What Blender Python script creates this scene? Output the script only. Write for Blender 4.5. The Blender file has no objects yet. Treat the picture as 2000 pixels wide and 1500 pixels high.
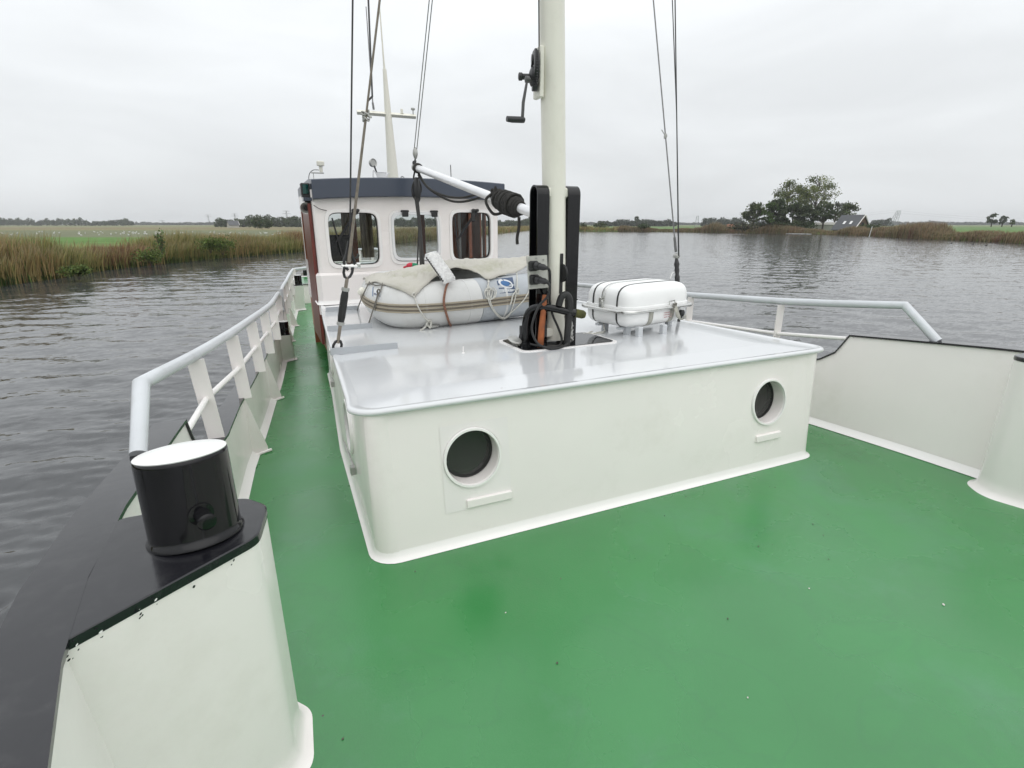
import bpy, math, random
import numpy as np
from mathutils import Vector, Matrix
random.seed(7); rng = np.random.default_rng(11)
SC = bpy.context.scene; COL = SC.collection
R = math.radians; PI = math.pi
# ---------------------------------------------------------------- camera
cd = bpy.data.cameras.new('camera'); cam = bpy.data.objects.new('camera', cd); COL.objects.link(cam)
cd.sensor_width = 36; cd.lens = 18.54; cd.clip_start = .05; cd.clip_end = 9000
cam.location = (-1.938, -2.358, 1.649); cam.rotation_euler = (R(90-16.852), 0, R(-24.543)); SC.camera = cam
# ---------------------------------------------------------------- overcast sky
W = bpy.data.worlds.new('World'); SC.world = W; W.use_nodes = True
nt = W.node_tree; N = nt.nodes; L = nt.links; N.clear()
def wn(t, **k):
    n = N.new(t)
    for a, b in k.items(): setattr(n, a, b)
    return n
tc = wn('ShaderNodeTexCoord'); mp = wn('ShaderNodeMapping'); mp.inputs['Scale'].default_value = (1, 1, 3.2)
L.new(tc.outputs['Generated'], mp.inputs['Vector'])
nz = wn('ShaderNodeTexNoise'); nz.inputs['Scale'].default_value = 2.6; nz.inputs['Detail'].default_value = 6; nz.inputs['Roughness'].default_value = .5
nz.inputs['Distortion'].default_value = .4
L.new(mp.outputs[0], nz.inputs['Vector'])
sep = wn('ShaderNodeSeparateXYZ'); L.new(tc.outputs['Generated'], sep.inputs[0])
gr = wn('ShaderNodeMapRange'); gr.inputs['From Min'].default_value = 0; gr.inputs['From Max'].default_value = 1
gr.inputs['To Min'].default_value = .82; gr.inputs['To Max'].default_value = 1.64; L.new(sep.outputs['Z'], gr.inputs['Value'])
cl = wn('ShaderNodeMapRange'); cl.inputs['From Min'].default_value = .3; cl.inputs['From Max'].default_value = .7
cl.inputs['To Min'].default_value = .9; cl.inputs['To Max'].default_value = 1.07; L.new(nz.outputs['Fac'], cl.inputs['Value'])
mu = wn('ShaderNodeMath', operation='MULTIPLY'); L.new(gr.outputs[0], mu.inputs[0]); L.new(cl.outputs[0], mu.inputs[1])
bg = wn('ShaderNodeBackground'); bg.inputs['Color'].default_value = (.95, .98, 1.0, 1); L.new(mu.outputs[0], bg.inputs['Strength'])
SUN_EL, SUN_ROT = 50, 165
sky = wn('ShaderNodeTexSky', sky_type='NISHITA', sun_disc=False); sky.sun_elevation = R(SUN_EL); sky.sun_rotation = R(SUN_ROT)
sky.dust_density = 5; sky.air_density = 1
b2 = wn('ShaderNodeBackground'); b2.inputs['Strength'].default_value = .05; L.new(sky.outputs[0], b2.inputs['Color'])
mxs = wn('ShaderNodeMixShader'); mxs.inputs[0].default_value = .1
L.new(bg.outputs[0], mxs.inputs[1]); L.new(b2.outputs[0], mxs.inputs[2])
wo = wn('ShaderNodeOutputWorld'); L.new(mxs.outputs[0], wo.inputs['Surface'])
sd = bpy.data.lights.new('sun', 'SUN'); sun = bpy.data.objects.new('sun', sd); COL.objects.link(sun)
sd.energy = .5; sd.angle = R(80); sd.color = (1, .97, .93)
sun.rotation_euler = (R(90-SUN_EL), 0, R(180-SUN_ROT)); sun.location = (0, 0, 30)
VS = SC.view_settings; VS.view_transform = 'Standard'; VS.look = 'None'; VS.gamma = 1; VS.exposure = .1; VS.use_curve_mapping = False
SC.cycles.max_bounces = 8; SC.cycles.transparent_max_bounces = 12; SC.cycles.use_denoising = True
SC.cycles.sample_clamp_indirect = 6
# ---------------------------------------------------------------- helpers
ROOTLOC = {}
def tag(o, label=None, cat=None, group=None, kind=None):
    if label: o['label'] = label
    if cat: o['category'] = cat
    if group: o['group'] = group
    if kind: o['kind'] = kind
    return o
def thing(name, loc, label, cat, group=None):
    o = bpy.data.objects.new(name, None); COL.objects.link(o); o.location = loc; o.empty_display_size = .1
    ROOTLOC[o.name] = Vector(loc); return tag(o, label, cat, group)
def rootloc(p):
    while p is not None and p.name not in ROOTLOC: p = p.parent
    return ROOTLOC[p.name] if p is not None else Vector((0, 0, 0))
class MB:
    def __init__(s): s.v = []; s.f = []; s.m = []; s.cm = 0
    def add(s, v, f):
        b = len(s.v); s.v += [tuple(x) for x in v]; s.f += [tuple(i+b for i in q) for q in f]; s.m += [s.cm]*len(f)
        return s
    def box(s, c, d, rot=None, bev=0):
        x, y, z = d[0]/2, d[1]/2, d[2]/2
        if bev:
            vs = []; e = min(bev, .49*min(d))
            rings = [(-z, e), (-z+e, 0), (z-e, 0), (z, e)]
            for zz, k in rings:
                X, Y = x-k, y-k; q = e*.6
                vs += [(-X+q, -Y, zz), (X-q, -Y, zz), (X, -Y+q, zz), (X, Y-q, zz), (X-q, Y, zz), (-X+q, Y, zz), (-X, Y-q, zz), (-X, -Y+q, zz)]
            fs = [tuple(range(7, -1, -1)), tuple(range(24, 32))]
            for r in range(3):
                for i in range(8): fs.append((r*8+i, r*8+(i+1) % 8, r*8+8+(i+1) % 8, r*8+8+i))
        else:
            vs = [(-x, -y, -z), (x, -y, -z), (x, y, -z), (-x, y, -z), (-x, -y, z), (x, -y, z), (x, y, z), (-x, y, z)]
            fs = [(3, 2, 1, 0), (4, 5, 6, 7), (0, 1, 5, 4), (1, 2, 6, 5), (2, 3, 7, 6), (3, 0, 4, 7)]
        M = rot if rot is not None else Matrix.Identity(3)
        c = Vector(c); return s.add([M @ Vector(p)+c for p in vs], fs)
    def tube(s, pts, r, n=10, cap=True, flat=1, up=None, closed=False):
        P = [Vector(p) for p in pts]; m = len(P); rr = r if isinstance(r, (list, tuple)) else [r]*m
        T = []
        for i in range(m):
            if closed: d = (P[(i+1) % m]-P[i]).normalized()+(P[i]-P[i-1]).normalized()
            elif i == 0: d = P[1]-P[0]
            elif i == m-1: d = P[-1]-P[-2]
            else: d = (P[i+1]-P[i]).normalized()+(P[i]-P[i-1]).normalized()
            T.append(d.normalized())
        a = Vector(up) if up else (Vector((0, 0, 1)) if abs(T[0].z) < .9 else Vector((1, 0, 0)))
        u = (a-T[0]*a.dot(T[0])).normalized(); V = []
        for i in range(m):
            u = (u-T[i]*u.dot(T[i])).normalized(); w = T[i].cross(u); k = 1
            if 0 < i < m-1: k = 1/max(.55, math.sqrt(max(.01, (1+(P[i+1]-P[i]).normalized().dot((P[i]-P[i-1]).normalized()))/2)))
            for j in range(n):
                t = 2*PI*j/n; V.append(P[i]+(u*math.cos(t)*flat+w*math.sin(t)*k)*rr[i])
        F = []
        for i in range(m if closed else m-1):
            for j in range(n):
                a0, a1 = i*n+j, i*n+(j+1) % n; b0, b1 = ((i+1) % m)*n+j, ((i+1) % m)*n+(j+1) % n
                F.append((a0, a1, b1, b0))
        if cap and not closed: F += [tuple(range(n-1, -1, -1)), tuple(range((m-1)*n, m*n))]
        return s.add(V, F)
    def lathe(s, c, ax, prof, n=24):
        ax = Vector(ax).normalized(); a = Vector((0, 0, 1)) if abs(ax.z) < .9 else Vector((1, 0, 0))
        u = (a-ax*a.dot(ax)).normalized(); w = ax.cross(u); c = Vector(c); V = []; F = []
        for r, h in prof:
            for j in range(n): t = 2*PI*j/n; V.append(c+ax*h+(u*math.cos(t)+w*math.sin(t))*r)
        for i in range(len(prof)-1):
            for j in range(n): F.append((i*n+j, i*n+(j+1) % n, i*n+n+(j+1) % n, i*n+n+j))
        F += [tuple(range(n-1, -1, -1)), tuple(range((len(prof)-1)*n, len(prof)*n))]
        return s.add(V, F)
    def sweep(s, rows, closed=False, caps=False):
        m, n = len(rows), len(rows[0]); V = [p for r in rows for p in r]; F = []
        for i in range(m-1):
            for j in range(n if closed else n-1):
                F.append((i*n+j, i*n+(j+1) % n, i*n+n+(j+1) % n, i*n+n+j))
        if caps: F += [tuple(range(n-1, -1, -1)), tuple(range((m-1)*n, m*n))]
        return s.add(V, F)
    def prism(s, poly, z0, z1):
        n = len(poly); V = [(x, y, z0) for x, y in poly]+[(x, y, z1) for x, y in poly]
        F = [tuple(range(n-1, -1, -1)), tuple(range(n, 2*n))]+[(i, (i+1) % n, n+(i+1) % n, n+i) for i in range(n)]
        return s.add(V, F)
    def build(s, name, mat, parent=None, smooth=35, fix=True):
        me = bpy.data.meshes.new(name); o = rootloc(parent)
        me.from_pydata([(a-o.x, b-o.y, c-o.z) for a, b, c in s.v], [], s.f)
        for mm in (mat if isinstance(mat, (list, tuple)) else [mat]): me.materials.append(mm)
        if any(s.m): me.polygons.foreach_set('material_index', s.m)
        if fix:
            import bmesh
            b = bmesh.new(); b.from_mesh(me); bmesh.ops.recalc_face_normals(b, faces=b.faces); b.to_mesh(me); b.free()
        if smooth:
            me.polygons.foreach_set('use_smooth', [True]*len(me.polygons))
            me.set_sharp_from_angle(angle=R(smooth))
        ob = bpy.data.objects.new(name, me); COL.objects.link(ob)
        if parent is not None: ob.parent = parent
        return ob
def loose(mb, name, mat, label, cat, group=None, smooth=35):
    return tag(mb.build(name, mat, None, smooth), label, cat, group)
def lerp(a, b, t): return tuple(x+(y-x)*t for x, y in zip(a, b))
def ext(a, b, k): return tuple(x+(y-x)*k for x, y in zip(a, b))
def interp(tab, y):
    xs = [t[0] for t in tab]; return float(np.interp(y, xs, [t[1] for t in tab]))
def smoothpts(P, sub=6):
    P = [Vector(p) for p in P]; out = []
    for i in range(len(P)-1):
        p0, p1, p2, p3 = P[max(i-1, 0)], P[i], P[i+1], P[min(i+2, len(P)-1)]
        for k in range(sub):
            t = k/sub
            out.append(.5*((2*p1)+(p2-p0)*t+(2*p0-5*p1+4*p2-p3)*t*t+(3*p1-p0-3*p2+p3)*t**3))
    out.append(P[-1]); return out
# ---------------------------------------------------------------- materials
M = {}
def pm(name, col, rough=.5, var=.06, vs=3., bump=0., bs=40., metal=0., coat=0., rvar=.08, spec=.5, dirt=None, dirts=6., dirta=.0, coords='Object', streak=(1, 1, 1)):
    m = bpy.data.materials.new(name); m.use_nodes = True; t = m.node_tree; n = t.nodes; l = t.links
    b = n['Principled BSDF']; b.inputs['Metallic'].default_value = metal; b.inputs['Specular IOR Level'].default_value = spec
    b.inputs['Coat Weight'].default_value = coat; b.inputs['Coat Roughness'].default_value = .08
    c = n.new('ShaderNodeTexCoord'); mp = n.new('ShaderNodeMapping'); mp.inputs['Scale'].default_value = streak; l.new(c.outputs[coords], mp.inputs[0])
    z = n.new('ShaderNodeTexNoise'); z.inputs['Scale'].default_value = vs; z.inputs['Detail'].default_value = 5; l.new(mp.outputs[0], z.inputs['Vector'])
    r = n.new('ShaderNodeMapRange'); r.inputs['From Min'].default_value = .3; r.inputs['From Max'].default_value = .7
    r.inputs['To Min'].default_value = 1-var; r.inputs['To Max'].default_value = 1+var; l.new(z.outputs['Fac'], r.inputs['Value'])
    mx = n.new('ShaderNodeMix'); mx.data_type = 'RGBA'; mx.blend_type = 'MULTIPLY'; mx.inputs['Factor'].default_value = 1
    mx.inputs[6].default_value = (*col, 1); l.new(r.outputs[0], mx.inputs[7]); out = mx.outputs[2]
    if dirt:
        z2 = n.new('ShaderNodeTexNoise'); z2.inputs['Scale'].default_value = dirts; z2.inputs['Detail'].default_value = 8; z2.inputs['Roughness'].default_value = .7
        l.new(mp.outputs[0], z2.inputs['Vector'])
        r2 = n.new('ShaderNodeMapRange'); r2.inputs['From Min'].default_value = .52; r2.inputs['From Max'].default_value = .75
        r2.inputs['To Min'].default_value = 0; r2.inputs['To Max'].default_value = dirta; l.new(z2.outputs['Fac'], r2.inputs['Value'])
        m2 = n.new('ShaderNodeMix'); m2.data_type = 'RGBA'; l.new(r2.outputs[0], m2.inputs['Factor']); l.new(out, m2.inputs[6])
        m2.inputs[7].default_value = (*dirt, 1); out = m2.outputs[2]
    l.new(out, b.inputs['Base Color'])
    rr = n.new('ShaderNodeMapRange'); rr.inputs['From Min'].default_value = .3; rr.inputs['From Max'].default_value = .7
    rr.inputs['To Min'].default_value = max(.02, rough-rvar*rough); rr.inputs['To Max'].default_value = min(1, rough+rvar*rough)
    l.new(z.outputs['Fac'], rr.inputs['Value']); l.new(rr.outputs[0], b.inputs['Roughness'])
    if bump:
        z3 = n.new('ShaderNodeTexNoise'); z3.inputs['Scale'].default_value = bs; z3.inputs['Detail'].default_value = 3; l.new(mp.outputs[0], z3.inputs['Vector'])
        bu = n.new('ShaderNodeBump'); bu.inputs['Strength'].default_value = bump; bu.inputs['Distance'].default_value = .01
        l.new(z3.outputs['Fac'], bu.inputs['Height']); l.new(bu.outputs[0], b.inputs['Normal'])
    M[name] = m; return m
pm('white_paint', (.86, .815, .79), .22, .03, 1.2, .06, 5, rvar=.3, dirt=(.45, .42, .33), dirts=2.2, dirta=.16, spec=.5)
pm('white_gloss', (.87, .845, .825), .2, .02, 2, .03, 20)
pm('rail_grey', (.58, .60, .62), .3, .05, 4, .05, 30, dirt=(.3, .29, .26), dirts=9, dirta=.25)
pm('roof_grey', (.63, .64, .65), .12, .02, 1, .018, 1.6, rvar=.3, coat=.5, dirt=(.42, .42, .40), dirts=1.6, dirta=.2)
pm('bar_grey', (.42, .44, .46), .3, .03, 3)
pm('black_gloss', (.005, .005, .006), .09, .1, 5, .05, 9, rvar=.5, dirt=(.03, .03, .03), dirts=25, dirta=.25, spec=.4)
pm('cap_black', (.011, .011, .014), .13, .1, 4, .10, 12, rvar=.6, dirt=(.07, .07, .07), dirts=14, dirta=.35)
pm('hull_black', (.012, .012, .014), .25)
pm('drum_top', (.84, .84, .82), .4, .02, 5)
pm('fascia', (.050, .062, .088), .3, .05, 2)
pm('cream', (.80, .78, .69), .32, .03, 2, .04, 20, dirt=(.45, .40, .3), dirts=12, dirta=.15)
pm('mahogany', (.13, .022, .014), .35, .35, 9, .1, 30, streak=(6, 6, .4))
pm('wood', (.30, .10, .05), .4, .35, 7, .1, 30, streak=(6, 6, .4))
pm('dark_inside', (.05, .042, .038), .6)
pm('rubber', (.014, .014, .014), .55, .2, 20, .2, 60)
pm('plastic_black', (.02, .02, .021), .4)
pm('rope_black', (.032, .030, .027), .85, .4, 60, .6, 220)
pm('rope_white', (.62, .61, .56), .85, .2, 60, .5, 220, dirt=(.3, .3, .22), dirts=30, dirta=.5)
pm('rope_brown', (.24, .115, .075), .85, .4, 60, .6, 220)
pm('rope_grey', (.17, .16, .14), .85, .2, 60, .5, 220)
pm('wire', (.20, .20, .20), .35, .2, 30, metal=.8)
pm('wire_dark', (.035, .035, .037), .5, .2, 30)
pm('stay_tan', (.22, .19, .155), .55, .2, 30)
pm('steel', (.62, .62, .60), .22, .08, 8, metal=1)
pm('galv', (.42, .42, .40), .45, .15, 20, .1, 60, metal=.6)
pm('panel_grey', (.45, .45, .41), .5, .1, 12, dirt=(.2, .2, .16), dirts=20, dirta=.5)
pm('alu', (.80, .80, .81), .25, .04, 6, metal=.25)
pm('rust', (.34, .105, .035), .7, .35, 12, .2, 50, dirt=(.10, .06, .04), dirts=9, dirta=.8)
pm('tube_white', (.62, .62, .605), .5, .04, 3, .06, 9, dirt=(.36, .35, .30), dirts=4, dirta=.35)
pm('tube_grey', (.42, .445, .47), .5, .05, 3, .06, 9, dirt=(.25, .25, .22), dirts=5, dirta=.5)
pm('strake', (.36, .315, .24), .6, .08, 5)
pm('strake_dark', (.17, .145, .11), .7)
pm('canvas', (.50, .48, .425), .85, .06, 3, .25, 22, dirt=(.26, .27, .14), dirts=3.4, dirta=.6)
pm('fleece', (.86, .855, .84), .95, .12, 40, .8, 120)
pm('raft_white', (.86, .86, .85), .35, .015, 3)
pm('webbing', (.38, .375, .33), .8, .1, 30)
pm('strap_black', (.03, .03, .03), .6)
pm('glove_red', (.5, .03, .06), .7); pm('glove_green', (.01, .22, .11), .7)
pm('moss', (.07, .07, .02), .9, .4, 30, .4, 80)
pm('decal_blue', (.025, .12, .30), .4, .05); pm('decal_navy', (.03, .06, .13), .4, .05); pm('decal_white', (.66, .68, .70), .45, .03)
pm('ink', (.10, .12, .20), .6); pm('crank_grey', (.07, .07, .07), .4); pm('ink_red', (.52, .36, .36), .6)
pm('green_lamp', (.005, .06, .05), .1)
pm('curtain', (.45, .38, .28), .9, .2, 6); pm('brass', (.45, .28, .08), .3, metal=1)
pm('roof_tile', (.085, .088, .095), .7, .15, .6); pm('brick', (.12, .075, .055), .9, .2, 2); pm('shed', (.42, .41, .37), .8)
pm('brick_red', (.30, .12, .07), .9, .2, 1)
pm('pylon', (.30, .31, .32), .6); pm('goose', (.62, .62, .60), .8); pm('duck', (.05, .045, .04), .8)
pm('bark', (.075, .062, .05), .9, .3, 2)
pm('soil', (.035, .030, .018), .95, .4, 2)
pm('stone', (.25, .25, .24), .9, .3, 1)
def vcol(name, rough=.75, trans=.25):
    m = bpy.data.materials.new(name); m.use_nodes = True; n = m.node_tree.nodes; l = m.node_tree.links; b = n['Principled BSDF']
    a = n.new('ShaderNodeAttribute'); a.attribute_name = 'Col'; l.new(a.outputs['Color'], b.inputs['Base Color']); b.inputs['Roughness'].default_value = rough
    b.inputs['Specular IOR Level'].default_value = .25
    if trans:
        t = n.new('ShaderNodeBsdfTranslucent'); l.new(a.outputs['Color'], t.inputs['Color']); x = n.new('ShaderNodeMixShader'); x.inputs[0].default_value = trans
        l.new(b.outputs[0], x.inputs[1]); l.new(t.outputs[0], x.inputs[2]); l.new(x.outputs[0], n['Material Output'].inputs['Surface'])
    M[name] = m; return m
vcol('leaf'); vcol('reed', .7, .3)
def glass(name, tint, grey_mix=0):
    m = bpy.data.materials.new(name); m.use_nodes = True; n = m.node_tree.nodes; l = m.node_tree.links; n.remove(n['Principled BSDF'])
    t = n.new('ShaderNodeBsdfTransparent'); t.inputs[0].default_value = (*tint, 1); g = n.new('ShaderNodeBsdfGlossy'); g.inputs['Roughness'].default_value = .01
    f = n.new('ShaderNodeFresnel'); f.inputs[0].default_value = 1.5; x = n.new('ShaderNodeMixShader'); l.new(f.outputs[0], x.inputs[0])
    d = n.new('ShaderNodeBsdfDiffuse'); d.inputs[0].default_value = (.5, .5, .48, 1); y = n.new('ShaderNodeMixShader'); y.inputs[0].default_value = grey_mix; l.new(t.outputs[0], y.inputs[1]); l.new(d.outputs[0], y.inputs[2])  # even grey share mixed into the glass to make the panes paler
    l.new(y.outputs[0], x.inputs[1]); l.new(g.outputs[0], x.inputs[2]); l.new(x.outputs[0], n['Material Output'].inputs['Surface'])
    M[name] = m; return m
glass('pane', (.74, .78, .76), .01); glass('port_glass', (.6, .62, .6), .075)
# green deck paint: worn non-slip coating with faint drying stains and specks
def deckmat():
    m = pm('deck_green', (.034, .210, .055), .27, .10, 1.3, .06, 110, rvar=.4, dirt=(.078, .222, .125), dirts=1.1, dirta=.6, spec=.75)
    n = m.node_tree.nodes; l = m.node_tree.links; b = n['Principled BSDF']; src = b.inputs['Base Color'].links[0].from_socket
    c = n.new('ShaderNodeTexCoord')
    v = n.new('ShaderNodeTexVoronoi'); v.inputs['Scale'].default_value = 2.3; l.new(c.outputs['Object'], v.inputs['Vector'])
    lt = n.new('ShaderNodeMath'); lt.operation = 'LESS_THAN'; lt.inputs[1].default_value = .014; l.new(v.outputs['Distance'], lt.inputs[0])
    mx = n.new('ShaderNodeMix'); mx.data_type = 'RGBA'; l.new(lt.outputs[0], mx.inputs['Factor']); l.new(src, mx.inputs[6]); mx.inputs[7].default_value = (.05, .07, .04, 1)
    v2 = n.new('ShaderNodeTexVoronoi'); v2.inputs['Scale'].default_value = 1.1; l.new(c.outputs['Object'], v2.inputs['Vector'])
    l2 = n.new('ShaderNodeMath'); l2.operation = 'LESS_THAN'; l2.inputs[1].default_value = .006; l.new(v2.outputs['Distance'], l2.inputs[0])
    m2 = n.new('ShaderNodeMix'); m2.data_type = 'RGBA'; l.new(l2.outputs[0], m2.inputs['Factor']); l.new(mx.outputs[2], m2.inputs[6]); m2.inputs[7].default_value = (.6, .6, .5, 1)
    # dried water marks: thin wandering tide lines
    w = n.new('ShaderNodeTexNoise'); w.inputs['Scale'].default_value = 1.9; w.inputs['Detail'].default_value = 4; w.inputs['Distortion'].default_value = .8; l.new(c.outputs['Object'], w.inputs['Vector'])
    a = n.new('ShaderNodeMath'); a.operation = 'SUBTRACT'; a.inputs[1].default_value = .56; l.new(w.outputs['Fac'], a.inputs[0]); ab = n.new('ShaderNodeMath'); ab.operation = 'ABSOLUTE'; l.new(a.outputs[0], ab.inputs[0])
    mr = n.new('ShaderNodeMapRange'); mr.inputs['From Min'].default_value = 0; mr.inputs['From Max'].default_value = .03; mr.inputs['To Min'].default_value = .13; mr.inputs['To Max'].default_value = 0; l.new(ab.outputs[0], mr.inputs['Value'])
    m3 = n.new('ShaderNodeMix'); m3.data_type = 'RGBA'; l.new(mr.outputs[0], m3.inputs['Factor']); l.new(m2.outputs[2], m3.inputs[6]); m3.inputs[7].default_value = (.03, .13, .055, 1)
    l.new(m3.outputs[2], b.inputs['Base Color'])
    return m
deckmat()
def watermat():
    m = bpy.data.materials.new('water'); m.use_nodes = True; n = m.node_tree.nodes; l = m.node_tree.links; b = n['Principled BSDF']
    b.inputs['Base Color'].default_value = (.050, .052, .055, 1); b.inputs['IOR'].default_value = 1.4
    c0 = n.new('ShaderNodeTexCoord'); ln = n.new('ShaderNodeVectorMath'); ln.operation = 'LENGTH'; l.new(c0.outputs['Object'], ln.inputs[0])
    rr = n.new('ShaderNodeMapRange'); rr.inputs['From Min'].default_value = 5; rr.inputs['From Max'].default_value = 110; rr.inputs['To Min'].default_value = .07; rr.inputs['To Max'].default_value = .11
    l.new(ln.outputs['Value'], rr.inputs['Value']); l.new(rr.outputs[0], b.inputs['Roughness'])
    c = n.new('ShaderNodeTexCoord'); mp = n.new('ShaderNodeMapping'); mp.inputs['Rotation'].default_value = (0, 0, R(-30)); mp.inputs['Scale'].default_value = (.6, 1.3, 1)
    l.new(c.outputs['Object'], mp.inputs[0]); g = n.new('ShaderNodeNewGeometry'); cur = g.outputs['Normal']
    # ripple slopes added straight to the normal, so they keep working far away
    for s_, k_ in ((.55, .05), (1.7, .11), (5.0, .19), (13., .14)):
        z = n.new('ShaderNodeTexNoise'); z.inputs['Scale'].default_value = s_; z.inputs['Detail'].default_value = 2; z.inputs['Distortion'].default_value = .3; l.new(mp.outputs[0], z.inputs['Vector'])
        sb = n.new('ShaderNodeVectorMath'); sb.operation = 'SUBTRACT'; sb.inputs[1].default_value = (.5, .5, .5); l.new(z.outputs['Color'], sb.inputs[0])
        ml = n.new('ShaderNodeVectorMath'); ml.operation = 'MULTIPLY'; ml.inputs[1].default_value = (k_, k_*1.3, 0); l.new(sb.outputs[0], ml.inputs[0])
        ad = n.new('ShaderNodeVectorMath'); ad.operation = 'ADD'; l.new(cur, ad.inputs[0]); l.new(ml.outputs[0], ad.inputs[1]); cur = ad.outputs[0]
    nm = n.new('ShaderNodeVectorMath'); nm.operation = 'NORMALIZE'; l.new(cur, nm.inputs[0]); l.new(nm.outputs[0], b.inputs['Normal'])
    M['water'] = m
watermat()
def landmat(name, stops, ang, freq):
    m = bpy.data.materials.new(name); m.use_nodes = True; n = m.node_tree.nodes; l = m.node_tree.links; b = n['Principled BSDF']; b.inputs['Roughness'].default_value = .95
    b.inputs['Specular IOR Level'].default_value = .1
    c = n.new('ShaderNodeTexCoord'); mp = n.new('ShaderNodeMapping'); mp.inputs['Rotation'].default_value = (0, 0, R(ang)); l.new(c.outputs['Object'], mp.inputs[0])
    sp = n.new('ShaderNodeSeparateXYZ'); l.new(mp.outputs[0], sp.inputs[0])
    z = n.new('ShaderNodeTexNoise'); z.inputs['Scale'].default_value = .012; z.inputs['Detail'].default_value = 4; l.new(c.outputs['Object'], z.inputs['Vector'])
    mr = n.new('ShaderNodeMapRange'); mr.inputs['From Min'].default_value = stops[0][0]; mr.inputs['From Max'].default_value = stops[-1][0]
    ad = n.new('ShaderNodeMath'); ad.operation = 'MULTIPLY_ADD'; ad.inputs[1].default_value = freq; l.new(z.outputs['Fac'], ad.inputs[0]); l.new(sp.outputs['Y'], ad.inputs[2])
    sb = n.new('ShaderNodeMath'); sb.operation = 'SUBTRACT'; sb.inputs[1].default_value = freq*.5; l.new(ad.outputs[0], sb.inputs[0])
    l.new(sb.outputs[0], mr.inputs['Value']); cr = n.new('ShaderNodeValToRGB'); l.new(mr.outputs[0], cr.inputs[0]); e = cr.color_ramp.elements
    while len(e) > 1: e.remove(e[0])
    w = stops[-1][0]-stops[0][0]; e[0].position = 0; e[0].color = (*stops[0][1], 1)
    for d, col in stops[1:]: q = e.new((d-stops[0][0])/w); q.color = (*col, 1)
    z2 = n.new('ShaderNodeTexNoise'); z2.inputs['Scale'].default_value = .35; z2.inputs['Detail'].default_value = 6; l.new(c.outputs['Object'], z2.inputs['Vector'])
    r = n.new('ShaderNodeMapRange'); r.inputs['From Min'].default_value = .3; r.inputs['From Max'].default_value = .7; r.inputs['To Min'].default_value = .75; r.inputs['To Max'].default_value = 1.25
    l.new(z2.outputs['Fac'], r.inputs['Value']); mx = n.new('ShaderNodeMix'); mx.data_type = 'RGBA'; mx.blend_type = 'MULTIPLY'; mx.inputs['Factor'].default_value = 1
    l.new(cr.outputs[0], mx.inputs[6]); l.new(r.outputs[0], mx.inputs[7]); l.new(mx.outputs[2], b.inputs['Base Color']); M[name] = m
GRN = (.105, .19, .05); GRG = (.155, .165, .10); TAN = (.23, .19, .11); ORG = (.24, .16, .10); OLV = (.165, .175, .09)
landmat('meadow_left', [(20, (.13, .17, .06)), (62, (.14, .19, .06)), (70, GRN), (97, GRN), (104, GRG), (190, GRG), (215, OLV), (260, TAN), (285, OLV), (335, ORG), (360, GRG), (420, TAN), (520, OLV), (900, (.20, .20, .10))], 24.5, 14)
landmat('meadow_right', [(-100, (.13, .19, .05)), (100, (.12, .20, .05)), (240, (.115, .19, .065)), (500, (.125, .185, .075)), (700, (.16, .18, .08)), (900, (.15, .19, .08))], 24.5, 40)
# ================================================================ STRUCTURE: water, land, hull, deck
WZ = -1.35; LZ = -.70
def zd(y):
    if y < 3: return -.035*y
    if y < 8: return -.105-.035*(y-3)+.0035*(y-3)**2
    return -.1925
XL = [(-6, -.25), (-5, -1.15), (-4, -1.7), (-3, -2.05), (-2, -2.22), (-1.5, -2.275), (-1.2, -2.352), (-.7, -2.365), (.3, -2.32), (1.11, -2.265), (1.58, -2.235), (1.88, -2.203), (2.37, -2.15), (3.5, -2.045), (4.08, -1.983), (5.23, -1.886), (7.9, -1.659), (9.4, -1.527), (10.2, -1.455), (11.4, -1.28), (14, -1.0)]
XR = [(-6, .25), (-5, 1.15), (-4, 1.7), (-3, 2.0), (-2, 2.16), (-1.3, 2.22), (-.8, 2.245), (-.2, 2.262), (.43, 2.25), (1, 2.22), (2, 2.13), (3, 2.04), (5, 1.86), (8, 1.62), (10.5, 1.45), (14, 1.2)]
def xl(y): return interp(XL, y)
def xr(y): return interp(XR, y)
HI = [(-6, 1.22), (-3, 1.04), (-1.3, .925), (-.6, .868), (.36, .775)]
def zcap(y):
    lo = .485-.035*y if y < 8 else .205
    if y <= .36: return interp(HI, y)
    if y >= .85: return lo
    return interp([(.36, .775), (.45, .615), (.55, .54), (.66, .487), (.76, .465), (.85, .455)], y)
def flare(y, s=1): f = .055 if s < 0 else .10; return f if y < .4 else (max(0, f*(1-(y-.4)/.6)))
HL = [(-6, 1.1), (-3, .95), (-1.3, .868), (-.7, .846), (.36, .775)]
def zc_(y, s): return interp(HL, y) if s < 0 and y < .36 else zcap(y)
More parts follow.
